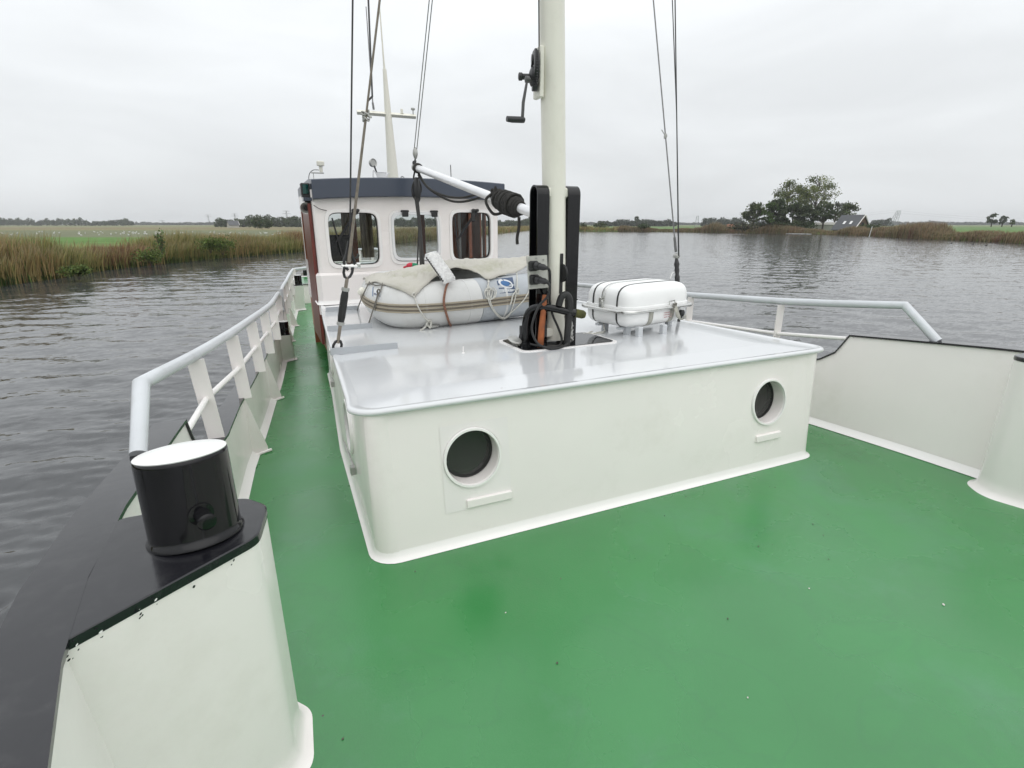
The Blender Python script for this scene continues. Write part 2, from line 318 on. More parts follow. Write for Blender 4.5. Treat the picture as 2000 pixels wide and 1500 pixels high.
# --- water: real ripples near the boat, fading to a flat sheet far off
def make_water():
    rad = [0]; r = 2.2
    while r < 700: rad.append(r); r += max(.045, r*.0085)
    rad += [1000, 1800]
    na = 620; rad = np.array(rad); th = np.linspace(0, 2*PI, na, endpoint=False)
    Rg, Tg = np.meshgrid(rad, th, indexing='ij'); X = -2+Rg*np.cos(Tg); Y = 2+Rg*np.sin(Tg); Z = np.zeros_like(X)
    sp = np.maximum(Rg*.0085, Rg*2*PI/na)
    for k in range(46):
        lam = .22*(13**rng.random()); a = R(62)+rng.normal(0, .42); ph = rng.random()*6.28
        kx, ky = 2*PI/lam*math.cos(a), 2*PI/lam*math.sin(a); amp = .0022*lam**.65
        fade = np.clip((lam/sp-2.5)/2.5, 0, 1)
        w = .45*(X*.13+Y*.09)+.25*np.sin(X*.21-Y*.17+k)
        Z += amp*fade*np.sin(kx*X+ky*Y+ph+w)*(1+.5*np.sin(.31*X+.23*Y+k*1.7))
    Z = np.where(Rg < 2.3, 0, Z)
    n = len(rad); V = np.stack([X.ravel(), Y.ravel(), Z.ravel()+WZ], 1)
    i = np.arange(n-1)[:, None]*na; j = np.arange(na)[None, :]; j2 = (j+1) % na
    F = np.stack([i+j, i+na+j, i+na+j2, i+j2], -1).reshape(-1, 4)
    me = npmesh('water', V, F); me.materials.append(M['water']); me.polygons.foreach_set('use_smooth', [True]*len(me.polygons))
    o = bpy.data.objects.new('water', me); COL.objects.link(o); return tag(o, kind='structure')
def npmesh(name, V, F, cols=None):
    me = bpy.data.meshes.new(name); nf, k = F.shape
    me.vertices.add(len(V)); me.vertices.foreach_set('co', np.asarray(V, np.float32).ravel())
    me.loops.add(nf*k); me.loops.foreach_set('vertex_index', F.astype(np.int32).ravel())
    me.polygons.add(nf); me.polygons.foreach_set('loop_start', (np.arange(nf)*k).astype(np.int32)); me.polygons.foreach_set('loop_total', np.full(nf, k, np.int32))
    me.update(calc_edges=True)
    if cols is not None:
        a = me.color_attributes.new('Col', 'FLOAT_COLOR', 'POINT'); a.data.foreach_set('color', np.c_[cols, np.ones(len(V))].astype(np.float32).ravel())
    me.validate(); return me
make_water()
# --- land: two meadows whose edges are the river banks
BANK_L = [(-30, -120), (-24, -40), (-20.5, 0), (-17.5, 20), (-14.4, 33.2), (-13.2, 36.4), (-12.1, 42.5), (-9.8, 47.2), (-6.8, 52.6), (-2.7, 57.8), (2.6, 64.5), (18, 88), (48, 134), (100, 214), (165, 315), (250, 440)]
BANK_R = [(250, 440), (190, 330), (150, 255), (124, 204), (135, 190), (148, 175), (154.7, 131), (153, 111), (145, 90.6), (124.6, 66.7), (118, 54), (109.5, 43.3), (100, 10), (92, -40), (90, -120)]
def land(name, bank, a0, a1, mat):
    n = len(bank); ds = [-1.5, 0, .5, 1.4, 4, 12, 40, 120, 400, 1200, 4500]; zs = [WZ-.8, WZ-.1, WZ+.28, LZ, LZ, LZ, LZ, LZ, LZ, LZ, LZ]
    rows = []
    for i, (x, y) in enumerate(bank):
        a = R(a0+(a1-a0)*i/(n-1)); rows.append([(x+math.sin(a)*d, y+math.cos(a)*d, z) for d, z in zip(ds, zs)])
    b = MB().sweep(rows); return tag(b.build(name, mat, smooth=30), kind='structure')
land('left_meadow', BANK_L, -120, 30, M['meadow_left']); land('right_meadow', BANK_R, 30, 140, M['meadow_right'])
# --- deck and hull
ys = [-6, -5.5, -5, -4.5, -4, -3.5, -3, -2.5, -2, -1.6, -1.3, -1, -.6, -.3, 0, .2, .36, .41, .45, .5, .55, .6, .66, .71, .76, .85, 1, 1.3, 1.6, 1.9, 2.2, 2.6, 3, 3.5, 4, 4.5, 5, 5.6, 6.2, 7, 7.9, 8.6, 9.4, 10.2, 10.8, 11.4, 12.5, 14]
b = MB(); b.sweep([[lerp((xl(y), y, zd(y)), (xr(y), y, zd(y)), k/8) for k in range(9)] for y in ys]); deck = tag(b.build('deck', M['deck_green']), kind='structure')
b = MB()
for s, xf in ((-1, xl), (1, xr)):
    b.sweep([[(xf(y)+s*(flare(y, s)+.10), y, zc_(y, s)-.012), (xf(y)+s*(flare(y, s)*.6+.10), y, zd(y)-.1), (xf(y)*.97+s*.05, y, WZ+.2), (xf(y)*.9, y, WZ-.7)] for y in ys])
b.sweep([[(xl(14), 14, .4), (xl(14), 14, -2)], [(xr(14), 14, .4), (xr(14), 14, -2)]])
tag(b.build('hull', M['hull_black']), kind='structure')
def bulwark(s, xf, label):
    root = thing('bulwark', (xf(0)+s*.08, 0, zd(0)), label, 'bulwark', 'bulwarks along the deck sides')
    b = MB(); b.sweep([[(xf(y), y, zd(y)-.01), (xf(y)+s*flare(y, s)*.5, y, (zd(y)+zc_(y, s))/2), (xf(y)+s*flare(y, s), y, zc_(y, s)-.004)] for y in ys]); b.build('plating', M['white_paint'], root)
    b = MB(); b.sweep([[(xf(y)+s*flare(y, s)-s*.012, y, zc_(y, s)-.006), (xf(y)+s*flare(y, s)-s*.012, y, zc_(y, s)+.008), (xf(y)+s*(flare(y, s)+.115), y, zc_(y, s)+.008), (xf(y)+s*(flare(y, s)+.115), y, zc_(y, s)-.02)] for y in ys], closed=True, caps=True)
    b.build('cap_rail', M['cap_black'], root, smooth=25)
    yy = [y for y in ys if y < 11.42]
    b = MB(); b.sweep([[(xf(y)+s*.004, y, zd(y)+.05), (xf(y)-s*.015, y, zd(y)+.022), (xf(y)-s*.05, y, zd(y)+.004)] for y in yy]); b.build('deck_cove', M['white_gloss'], root)
    return root
BL = bulwark(-1, xl, 'white inner bulwark with black cap, on the side of the black bollard')
BR = bulwark(1, xr, 'white inner bulwark with black cap, curving down to the far side of the cabin')
# gusset brackets
for (y0, tip) in ((1.85, (-2.086, 1.927, -.067)), (3.38, (-1.946, 3.49, -.121)), (6.75, (-1.655, 6.81, -.188)), (8.2, (-1.515, 8.27, -.192))):
    t = Vector(tip); z0 = zcap(y0)-.012; x0 = xl(y0)-.004; yb = y0+.02; zt = t.z+.012
    b = MB(); yq = y0+.008
    b.prism([(0, 0)]*3, 0, 0) if False else None
    P = [(x0, y0, z0), (x0+.012, y0, z0), (t.x-.01, t.y, zt+.03), (t.x-.01, t.y, zt), (x0-.0, y0+.02, zt)]
    V = P+[(p[0], p[1]+.009, p[2]) for p in P]; n = 5
    b.add(V, [(4, 3, 2, 1, 0), (5, 6, 7, 8, 9)]+[(i, (i+1) % n, n+(i+1) % n, n+i) for i in range(n)])
    b.tube([(x0+.01, y0, zt), (t.x+.012, t.y, zt)], .012, 6)
    b.build('bracket', M['white_paint'], BL)
# pedestals welded to the bulwark
def rounded_poly(P, r, k=5):
    out = []; n = len(P)
    for i in range(n):
        a, p, c = Vector(P[i-1]), Vector(P[i]), Vector(P[(i+1) % n]); u = (a-p); v = (c-p); q = min(r, u.length*.45, v.length*.45)
        A, B = p+u.normalized()*q, p+v.normalized()*q
        for j in range(k+1): t = j/k; out.append(tuple(A*(1-t)**2+p*2*t*(1-t)+B*t*t))
    return out
def pedestal(s, P, zt, zb, root, r=.06, flarez=.03, label=None):
    Q = rounded_poly(P, r); c = Vector((sum(p[0] for p in Q)/len(Q), sum(p[1] for p in Q)/len(Q)))
    def off(d): return [tuple(Vector(p)+(Vector(p)-c).normalized()*d) for p in Q]
    b = MB(); rows = [[(p[0], p[1], zz(p[1])) for p in off(d)] for d, zz in ((.055, zb), (.03, lambda y: zb(y)+.012), (.012, lambda y: zb(y)+.04), (0.008, lambda y: zb(y)+.1), (0, lambda y: zt(y)-.012))]
    b.sweep(rows, closed=True, caps=True); o = b.build('pedestal', M['white_paint'], root, smooth=40)
    b = MB(); b.sweep([[(p[0], p[1], zt(p[1])+h) for p in off(d)] for d, h in ((.003, -.013), (.004, -.004), (.003, .009), (-.002, .0115))], closed=True, caps=True)
    b.build('pedestal_cap', M['cap_black'], root, smooth=20); return o
zt = lambda y: zcap(y)
pedestal(-1, [(-2.397, -1.245), (-2.33, -1.195), (-2.188, -1.085), (-2.045, -.975), (-2.02, -.80), (-2.08, -.715), (-2.405, -.70)], lambda y: zc_(y, -1)-.004, zd, BL, .03)
pedestal(1, [(2.31, -1.45), (2.03, -1.30), (1.985, -.93), (2.08, -.80), (2.34, -.80)], zt, zd, BR)
def side_pedestal(bot, top, zt_, root):
    b = MB(); B, T = rounded_poly(bot, .04), rounded_poly(top, .035)
    b.sweep([[(x*1.0, y, zd(y)-.005) for x, y in B], [(x, y, zd(y)+.02) for x, y in B]]+[[(p[0]+(q[0]-p[0])*k, p[1]+(q[1]-p[1])*k, zd(p[1])+.02+(zt_-zd(p[1])-.02)*k) for p, q in zip(B, T)] for k in (.1, .5, 1)], closed=True, caps=True); b.build('pedestal', M['white_paint'], root, smooth=40)
    b = MB(); c = Vector((sum(p[0] for p in bot)/len(bot), sum(p[1] for p in bot)/len(bot)))
    b.sweep([[tuple(Vector((x, y))+(Vector((x, y))-c).normalized()*o)+(zd(y)+h,) for x, y in B] for o, h in ((.0, .03), (.03, .008))], closed=True); b.build('foot_fillet', M['white_gloss'], root)
    b = MB(); b.sweep([[(x, y, zt_+h) for x, y in T] for h in (.001, .008)], closed=True, caps=True); b.build('pedestal_cap', M['cap_black'], root)
side_pedestal([(-2.02, 5.22), (-1.71, 5.42), (-1.73, 5.62), (-1.95, 5.62)], [(-1.91, 5.21), (-1.745, 5.22), (-1.745, 5.40), (-1.91, 5.40)], .225, BL)
side_pedestal([(-1.50, 10.2), (-1.24, 10.35), (-1.26, 10.6), (-1.46, 10.6)], [(-1.43, 10.1), (-1.24, 10.12), (-1.24, 10.32), (-1.43, 10.32)], .37, BL)
# aft bulkhead across the side deck
b = MB(); b.box((-.10, 11.46, .01), (2.7, .05, .50)); a = b.build('aft_bulkhead', M['white_paint']); tag(a, 'pale white low bulkhead closing the side deck at its far end', 'bulkhead')
b = MB(); b.box((-.10, 11.45, .266), (2.74, .10, .016)); b.build('cap_rail', M['cap_black'], a)
b = MB(); b.box((0, 12.7, .20), (2.3, 2.4, .03)); tag(b.build('aft_deck', M['deck_green']), kind='structure')
# ---------------------------------------------------------------- bollards
def bollard(base, top, r, label, pin=True, big=False):
    root = thing('bollard', base, label, 'bollard', 'black bollards along the bulwark')
    A, B = Vector(base), Vector(top); ax = B-A; h = ax.length; n = 48 if big else 24
    b = MB(); b.lathe(A, ax, [(r*1.07, -.005), (r*1.06, .004), (r*1.012, .010), (r, .018), (r, h-.012), (r*.995, h-.004), (r*.97, h-.001)], n); b.build('drum', M['black_gloss'], root, smooth=40)
    b = MB(); b.lathe(A, ax, [(r*.965, h-.004), (r*.985, h+.001), (r*.96, h+.003), (r*.5, h+.005)], n); b.build('white_top', M['drum_top'], root, smooth=40)
    if pin:
        d = Vector((.32, -.95, -.02)).normalized(); c = A+ax*.44
        b = MB(); b.lathe(c+d*(r-.012), d, [(.0, 0), (.027*r/.1, 0), (.027*r/.1, .016), (.018*r/.1, .018), (.0165*r/.1, .05), (.020*r/.1, .054), (.020*r/.1, .064), (.014*r/.1, .068)], 18); b.build('cross_pin', M['black_gloss'], root)
    return root
bollard((-2.192, -.882, .86), (-2.198, -.852, 1.082), .108, 'big glossy black bollard with white top in the left foreground', big=True)
bollard((-1.818, 5.3, .237), (-1.814, 5.3, .402), .058, 'small black bollard beside the rail, nearer of the two far ones')
bollard((-1.335, 10.2, .378), (-1.335, 10.2, .59), .075, 'farthest small black bollard, near the end of the side deck')
# ---------------------------------------------------------------- railings
def railing(label, top, rt, mid, rm, stan, caps=True):
    root = thing('railing', top[0], label, 'railing', 'pipe railings on the bulwarks')
    b = MB(); b.tube(top, rt, 16); b.build('top_rail', M['rail_grey'], root, smooth=50)
    if mid: b = MB(); b.tube(mid, rm, 10); b.build('middle_rail', M['white_gloss'], root, smooth=50)
    for A, B, w in stan:
        b = MB(); A, B = Vector(A), Vector(B); d = (B-A).normalized(); u = Vector((1, 0, 0)); u = (u-d*u.dot(d)).normalized(); v = d.cross(u)
        V = []
        for P, ww in ((A, w), (B, w)):
            for sx, sy in ((-1, -1), (1, -1), (1, 1), (-1, 1)): V.append(P+u*ww/2*sx+v*.006*sy)
        b.add(V, [(3, 2, 1, 0), (4, 5, 6, 7), (0, 1, 5, 4), (1, 2, 6, 5), (2, 3, 7, 6), (3, 0, 4, 7)]); b.build('stanchion', M['white_paint'], root)
    return root
ST = [((-2.318, .944, .452), (-2.356, .944, .93)), ((-2.19, 1.804, .424), (-2.22, 1.804, .89)), ((-2.092, 2.682, .393), (-2.114, 2.682, .838)), ((-2.003, 3.545, .362), (-2.014, 3.545, .788)), ((-1.917, 4.405, .333), (-1.926, 4.405, .745)), ((-1.845, 5.68, .285), (-1.83, 5.68, .70))]
tp = [(-2.46, -.115, .82), (-2.458, .14, 1.028)]+smoothpts([(-2.458, .14, 1.028), (-2.36, .944, .955), (-2.222, 1.804, .912), (-2.116, 2.682, .862), (-2.016, 3.545, .812), (-1.928, 4.405, .768), (-1.83, 5.75, .718)], 3)[1:]
railing('grey pipe railing on the left bulwark, running back from the big bollard', tp, .030, [(-2.40, .50, .66)]+[lerp(a, c, .52) for a, c in ST[:1]]+[(-2.205, 1.804, .655), (-2.104, 2.682, .618), (-2.01, 3.545, .578), (-1.922, 4.405, .54), (-1.838, 5.68, .49)], .017, [(a, c, .085) for a, c in ST])
S2 = [((-1.78, 6.25, .268), (-1.79, 6.25, .70)), ((-1.72, 7.0, .242), (-1.73, 7.0, .69)), ((-1.645, 7.8, .215), (-1.655, 7.8, .685)), ((-1.565, 8.8, .21), (-1.575, 8.8, .68)), ((-1.49, 9.8, .21), (-1.50, 9.8, .68)), ((-1.36, 11.0, .21), (-1.37, 11.0, .67))]
railing('farther grey pipe railing section turning across the side deck end', [(-1.775, 6.2, .40), (-1.775, 6.2, .71)]+[(-1.725, 7, .70), (-1.65, 7.8, .695), (-1.57, 8.8, .69), (-1.48, 9.8, .69), (-1.375,11.2,0.641), (-0.915,11.45,0.668), (.9, 11.45, .74)], .026, [(-1.785, 6.25, .48), (-1.65, 7.8, .46), (-1.5, 9.8, .46), (-1.35, 11.2, .46), (.9, 11.45, .5)], .014, [(a, c, .075) for a, c in S2])
SR = [((2.36, 1.05, .45), (2.36, 1.05, .935), .08), ((2.25, 2.1, .41), (2.25, 2.1, .885), .08), ((2.14, 3.2, .37), (2.14, 3.2, .84), .08)]
railing('grey pipe railing on the right bulwark, behind the life raft', [(2.42, -.235, .835), (2.42, .035, 1.062), (2.41, .55, 1.008), (2.385, 1.05, .965), (2.28, 2.1, .905), (2.16, 3.2, .862), (2.0, 5, .79)], .031, [(2.38, .40, .74), (2.365, 1.05, .665), (2.26, 2.1, .62), (2.15, 3.2, .58), (1.98, 5, .52)], .017, SR)
b = MB(); b.tube([(-1.81, 5.7, .69), (-1.80, 5.85, .55), (-1.785, 6.0, .5), (-1.78, 6.17, .62)], .006, 6); b.tube([(-1.81, 5.7, .46), (-1.80, 5.88, .3), (-1.785, 6.17, .42)], .006, 6)
loose(b, 'gate_chain', M['wire_dark'], 'thin dark chains across the gap between the left railings', 'chain')
# ================================================================ TRUNK CABIN
RK = math.tan(R(6.6))
def roofz(y): return .80-.019*y
WLX = [(-.2, -1.61), (.1, -1.60), (1.7, -1.55), (3.4, -1.425), (4.5, -1.365)]; WRX = [(-.2, 1.60), (.1, 1.60), (1.7, 1.585), (3.4, 1.52), (4.5, 1.47)]
cabin = thing('trunk_cabin', (0, 2.2, 0), 'low white deck cabin with grey roof and round portholes, mast on top', 'cabin')
def ring_patch(b, rect, hole, to3, n=48, depth=None, inset=None):
    # rectangle (u0,u1,v0,v1) with a rounded hole (cu,cv,a,b,pow): patch + reveal going in by depth
    u0, u1, v0, v1 = rect; cu, cv, ha, hb, pw = hole
    ang = sorted(set([2*PI*i/n for i in range(n)]+[math.atan2(v-cv, u-cu) % (2*PI) for u in (u0, u1) for v in (v0, v1)]))
    inn, outr = [], []
    for t in ang:
        c, s = math.cos(t), math.sin(t); r = (abs(c/ha)**pw+abs(s/hb)**pw)**(-1/pw); inn.append((cu+c*r, cv+s*r))
        k = min([(u1-cu)/c if c > 1e-9 else 1e9, (u0-cu)/c if c < -1e-9 else 1e9, (v1-cv)/s if s > 1e-9 else 1e9, (v0-cv)/s if s < -1e-9 else 1e9]); outr.append((cu+c*k, cv+s*k))
    m = len(ang); V = [to3(u, v, 0) for u, v in outr]+[to3(u, v, 0) for u, v in inn]; F = [(i, (i+1) % m, m+(i+1) % m, m+i) for i in range(m)]
    if depth: V += [to3(u, v, depth) for u, v in inn]; F += [(m+i, m+(i+1) % m, 2*m+(i+1) % m, 2*m+i) for i in range(m)]
    b.add(V, F); return inn
def ring(b, hole, to3, w, d0, d1, n=48):
    # raised frame round a hole: profile from outer at d0 to inner
    cu, cv, ha, hb, pw = hole; V = []; F = []; m = n
    prof = [(w, d0), (w-.004, d1), (.003, d1), (0, d0+.03)]
    for o, d in prof:
        for i in range(m):
            t = 2*PI*i/m; c, s = math.cos(t), math.sin(t); A, B = ha+o, hb+o; r = (abs(c/A)**pw+abs(s/B)**pw)**(-1/pw); V.append(to3(cu+c*r, cv+s*r, d))
    for k in range(len(prof)-1):
        for i in range(m): F.append((k*m+i, k*m+(i+1) % m, k*m+m+(i+1) % m, k*m+m+i))
    b.add(V, F)
def disc(b, hole, to3, d, n=48):
    cu, cv, ha, hb, pw = hole; V = [to3(cu, cv, d)]
    for i in range(n): t = 2*PI*i/n; c, s = math.cos(t), math.sin(t); r = (abs(c/ha)**pw+abs(s/hb)**pw)**(-1/pw); V.append(to3(cu+c*r, cv+s*r, d))
    b.add(V, [(0, 1+i, 1+(i+1) % n) for i in range(n)])
front = lambda u, v, d: (u, v*RK+d, v)      # d > 0 goes into the cabin
zt0 = .775; pr = .146
b = MB(); holes = [(-1.065, .47, pr, pr, 2), (1.12, .47, pr, pr, 2)]; e = 1.49
us = [-e, -1.065-.3, -1.065+.3, 1.12-.3, 1.12+.3, e]
for i in range(5):
    u0, u1 = us[i], us[i+1]
    if i in (1, 3): ring_patch(b, (u0, u1, -.02, zt0), holes[0 if i == 1 else 1], front, depth=.10)
    else: b.add([front(u0, -.02, 0), front(u1, -.02, 0), front(u1, zt0, 0), front(u0, zt0, 0)], [(0, 1, 2, 3)])
def side_col(s, k):
    # rounded vertical corner then side; k in 0..1 over the corner
    a = k*PI/2; r = .11; return (s*(e+r*math.sin(a)), r*(1-math.cos(a)))
for s in (-1, 1):
    rows = []
    for k in range(7):
        x, y = side_col(s, k/6); rows.append([(x, y+RK*z*(1-k/6), z) for z in (-.02, .25, .5, zt0)])
    tab = WLX if s < 0 else WRX
    for y in (.5, 1.0, 1.45, 1.95, 2.6, 3.2, 3.8, 4.5): rows.append([(interp(tab, y), y, z) for z in (-.25, .25, .5, zt0-.019*y)])
    b.sweep(rows)
b.build('wall', M['white_paint'], cabin, smooth=40, fix=False)
for h in holes:
    q = MB(); ring(q, h, front, .018, -.001, -.014); po = q.build('porthole', M['white_gloss'], cabin, smooth=50)
    q = MB(); disc(q, (h[0], h[1], pr+.002, pr+.002, 2), front, .085); q.build('glass', M['port_glass'], po, smooth=0)
    q = MB(); ring(q, (h[0], h[1], pr-.018, pr-.018, 2), front, .018, .09, .078); q.build('gasket', M['rubber'], po, smooth=50)
for s, tab, yc in ((-1, WLX, .92), (-1, WLX, 2.9)):
    to3 = lambda u, v, d: (interp(tab, u)+(-s)*d, u, v)
    h = (yc, .42, .15, .15, 2); q = MB(); ring(q, h, to3, .03, 0, -.02); po = q.build('porthole', M['white_gloss'], cabin, smooth=50)
    q = MB(); disc(q, h, to3, -.004); q.build('glass', M['black_gloss'], po, smooth=0)
    q = MB(); q.tube([to3(yc-.14, .20, -.012), to3(yc+.24, .22, -.03)], .008, 6); q.box(to3(yc-.16, .19, -.02), (.03, .05, .05)); q.build('clamp', M['galv'], po)
for u, v, w in ((-.985, .222, .262), (1.125, .222, .235)):
    q = MB(); V = []
    for d0 in (.004, -.016):
        for uu, vv in ((u-w/2, v-.022), (u+w/2, v-.022), (u+w/2, v+.022), (u-w/2, v+.022)): V.append(front(uu, vv, d0))
    q.add(V, [(0, 1, 2, 3), (7, 6, 5, 4), (0, 4, 5, 1), (1, 5, 6, 2), (2, 6, 7, 3), (3, 7, 4, 0)]); o_ = q.build('vent_strip', M['white_paint'], cabin, smooth=0)
    md = o_.modifiers.new('bevel', 'BEVEL'); md.width = .004; md.segments = 2
q = MB(); ring_patch(q, (-1.235, -.855, .19, .66), (-1.065, .47, pr+.02, pr+.02, 2), lambda u, v, d: front(u, v, d-.0022)); q.build('clear_film', pm('film', (.845, .802, .79), .17, .02, 2), cabin, smooth=0)
# white fillet along the foot of the cabin walls
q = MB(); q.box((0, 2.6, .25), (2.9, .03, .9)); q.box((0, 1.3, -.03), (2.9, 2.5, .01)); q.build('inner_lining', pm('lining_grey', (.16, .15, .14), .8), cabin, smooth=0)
rows = []
path = [(-interp([(-.2, 1.60), (.1, 1.60), (1.7, 1.55), (3.4, 1.425), (4.5, 1.365)], y), y) for y in (4.4, 3.4, 2.6, 1.7, 1.0, .5)]
path += [side_col(-1, k/6) for k in range(6, -1, -1)]+[side_col(1, k/6) for k in range(7)]+[(interp(WRX, y), y) for y in (.5, 1.0, 1.7, 2.6, 3.4, 4.4)]
for i, (x, y) in enumerate(path):
    a, c = Vector(path[max(i-1, 0)]), Vector(path[min(i+1, len(path)-1)]); d = (c-a).normalized(); n = Vector((d.y, -d.x))
    rows.append([(x+n.x*o, y+n.y*o+(RK*h if y < .12 else 0), zd(y)+h) for o, h in ((.0, .05), (.005, .026), (.015, .011), (.030, .003))])
q = MB(); q.sweep(rows); q.build('foot_fillet', M['white_gloss'], cabin, smooth=60)
# roof with rolled lip
RLX = [(.05, -1.665), (1.4, -1.595), (3.0, -1.50), (4.35, -1.405)]; RRX = [(.05, 1.70), (1.4, 1.655), (3.0, 1.60), (4.35, 1.55)]
def rim(o):
    P = []; r = .13-o*.5; y0 = .055+o
    P += [(interp(RLX, y)+o, y) for y in (4.35, 3.0, 2.2, 1.4, .7, .35)]
    for k in range(7): a = k/6*PI/2; P.append((-1.665+o+r-r*math.cos(a), y0+r-r*math.sin(a)))
    P += [(-1.0, y0), (0, y0), (1.0, y0)]
    for k in range(7): a = k/6*PI/2; P.append((1.70-o-r+r*math.sin(a), y0+r-r*math.cos(a)))
    P += [(interp(RRX, y)-o, y) for y in (.35, .7, 1.4, 2.2, 3.0, 4.35)]
    return P
rows = []
for o, h in ((.075, -.028), (.02, -.030), (.004, -.024), (0, -.012), (.006, -.002), (.02, .002), (.035, .0), (.06, -.004)):
    rows.append([(x, y, roofz(y)+h) for x, y in rim(o)])
q = MB(); q.sweep(rows)
top = rows[-1]; n = len(top)
cen = []
for x, y, z in top: cen.append((x*.82, y*.9+.25 if y < 4.3 else y, roofz(y*.9+.25 if y < 4.3 else y)-.001+.004))
q.sweep([top, cen]); L_ = len(cen)
for i in range(L_//2): 
    a, c = cen[i], cen[L_-1-i]
    if i+1 < L_//2: q.add([a, cen[i+1], cen[L_-2-i], c], [(0, 1, 2, 3)])
q.build('roof', M['roof_grey'], cabin, smooth=60)
for (x0, x1, y) in ((-1.60, -1.13, 1.44), (-1.515, -1.13, 2.44), (-1.40, -1.045, 3.74)):
    q = MB(); q.box(((x0+x1)/2, y, roofz(y)+.022), (x1-x0, .012, .05)); q.box(((x0+x1)/2, y+.03, roofz(y)+.003), (x1-x0, .06, .012)); o = q.build('foot_bar', M['bar_grey'], cabin, smooth=0)
for x, y in ((-.748, 1.072), (1.05, 2.0)):
    q = MB(); q.lathe((x, y, roofz(y)-.002), (0, 0, 1), [(.012, 0), (.012, .006), (.004, .008), (.004, .05)], 10); q.build('eyelet', M['white_gloss'], cabin)
q = MB(); q.prism(rounded_poly([(-.345, .92), (.40, .92), (.40, 1.345), (-.345, 1.345)], .05), .795, .795)
def slab(P, r, lo, hi):
    Q = rounded_poly(P, r); b = MB(); b.sweep([[(x, y, roofz(y)+h) for x, y in Q] for h in (lo, hi)], closed=True, caps=True); return b
slab([(-.37, .885), (.45, .885), (.45, 1.37), (-.37, 1.37)], .07, -.006, .009).build('mast_step_edge', M['white_gloss'], cabin)
slab([(-.345, .91), (.425, .91), (.425, 1.345), (-.345, 1.345)], .06, .008, .0125).build('mast_step_plate', M['black_gloss'], cabin)
# ================================================================ WHEELHOUSE
YW = 4.40
wh = thing('wheelhouse', (-.2, 5.5, -.15), 'white wheelhouse with three front windows and slate blue roof edge', 'wheelhouse')
wf = lambda u, v, d: (u, YW+d+.0*(v), v)
WIN = [(-.93, 1.478, .287, .302, 7), (-.176, 1.49, .298, .288, 7), (.567, 1.502, .266, .292, 7)]
b = MB(); zb, ztop = .60, 2.03; xe0, xe1 = -1.375, .955; us = [xe0+.05, -.555, .215, xe1-.05]
for i in range(3):
    ring_patch(b, (us[i], us[i+1], 1.09, 1.90), WIN[i], wf, n=64, depth=.07)
    for v0, v1 in ((1.90, ztop),): b.add([wf(us[i], v0, 0), wf(us[i+1], v0, 0), wf(us[i+1], v1, 0), wf(us[i], v1, 0)], [(0, 1, 2, 3)])
for s, x in ((-1, xe0), (1, xe1)):
    rows = []
    for k in range(6):
        a = k/5*PI/2; r = .05; xx = x-s*(r-r*math.sin(a)); yy = YW+r*(1-math.cos(a)); rows.append([(xx, yy, z) for z in (zb, 1.09, ztop)])
    rows.append([(x, 4.62, z) for z in (zb, 1.09, ztop)]); b.sweep(rows)
    b.sweep([[(x, y, z) for z in (zb, 1.15)] for y in (4.62, 6.5)]); b.sweep([[(x, y, z) for z in (1.86, ztop)] for y in (4.62, 6.5)]); b.sweep([[(x, y, z) for z in (1.15, 1.86)] for y in (6.3, 6.5)])
# lower wall standing proud with a small ledge
pl = [(-1.41, 4.75), (-1.41, 4.40), (-1.36, 4.345), (.93, 4.345), (.99, 4.40), (.99, 4.75)]
b.sweep([[(x, y, z) for x, y in pl] for z in (zb, 1.065)]); b.sweep([[(x, y, 1.065) for x, y in pl], [(x*.985, y+.05, 1.092) for x, y in pl]])
b.build('wall', M['white_paint'], wh, smooth=40, fix=False)
b = MB(); b.sweep([[(x*(1+k*.4)-.2*k*.4, y-k, roofz(4.3)+h) for x, y in pl] for k, h in ((0, .05), (.008, .02), (.03, .004))]); b.build('foot_fillet', M['white_gloss'], wh, smooth=60)
for i, h in enumerate(WIN):
    q = MB(); ring(q, h, wf, .04, -.0, -.016, 64); wo_ = q.build('window', M['white_gloss'] if i != 1 else M['white_gloss'], wh, smooth=50)
    q = MB(); ring(q, (h[0], h[1], h[2]-.008, h[3]-.008, 7), wf, .01, .03, .022, 64); q.build('gasket', M['rubber'], wo_, smooth=50)
    q = MB(); disc(q, h, wf, .035, 64); q.build('pane', M['pane'], wo_, smooth=0)
    if i == 1:
        q = MB(); cu, cv, ha, hb, pw = h
        for t0 in range(64):
            pass
        ring(q, (cu, cv+.012, ha-.024, hb-.03, 7), wf, .036, -.018, -.030, 64); q.build('opening_frame', M['alu'], wo_, smooth=50)
        for u in (-.31, .06):
            q = MB(); q.box((cu+.176+u+.0, YW-.045, cv+hb-.012), (.075, .03, .06), bev=.006); q.box((cu+.176+u, YW-.03, cv+hb+.025), (.10, .025, .025), bev=.006); q.build('hinge', M['plastic_black'], wo_)
def wiper(px, pz, tip, blade):
    q = MB(); q.box((px, YW-.03, pz), (.07, .05, .05), bev=.01); q.lathe((px+.03, YW-.02, pz+.02), (0, -1, 0), [(.02, 0), (.02, .05), (.01, .055)], 10); q.lathe((px-.02, YW-.02, pz+.02), (0, -1, 0), [(.02, 0), (.02, .05), (.01, .055)], 10)
    q.tube([(px+.02, YW-.06, pz), (tip[0], YW-.05, tip[1])], .008, 6); q.tube([(px-.02, YW-.06, pz-.02), (tip[0]-.03, YW-.05, tip[1]-.02)], .008, 6)
    q.box(((px-.03), YW-.055, pz-.06), (.05, .03, .12), bev=.008)
    q.tube([(blade[0], YW-.03, blade[1]), (blade[2], YW-.03, blade[3])], .009, 6); q.build('wiper', M['plastic_black'], wh)
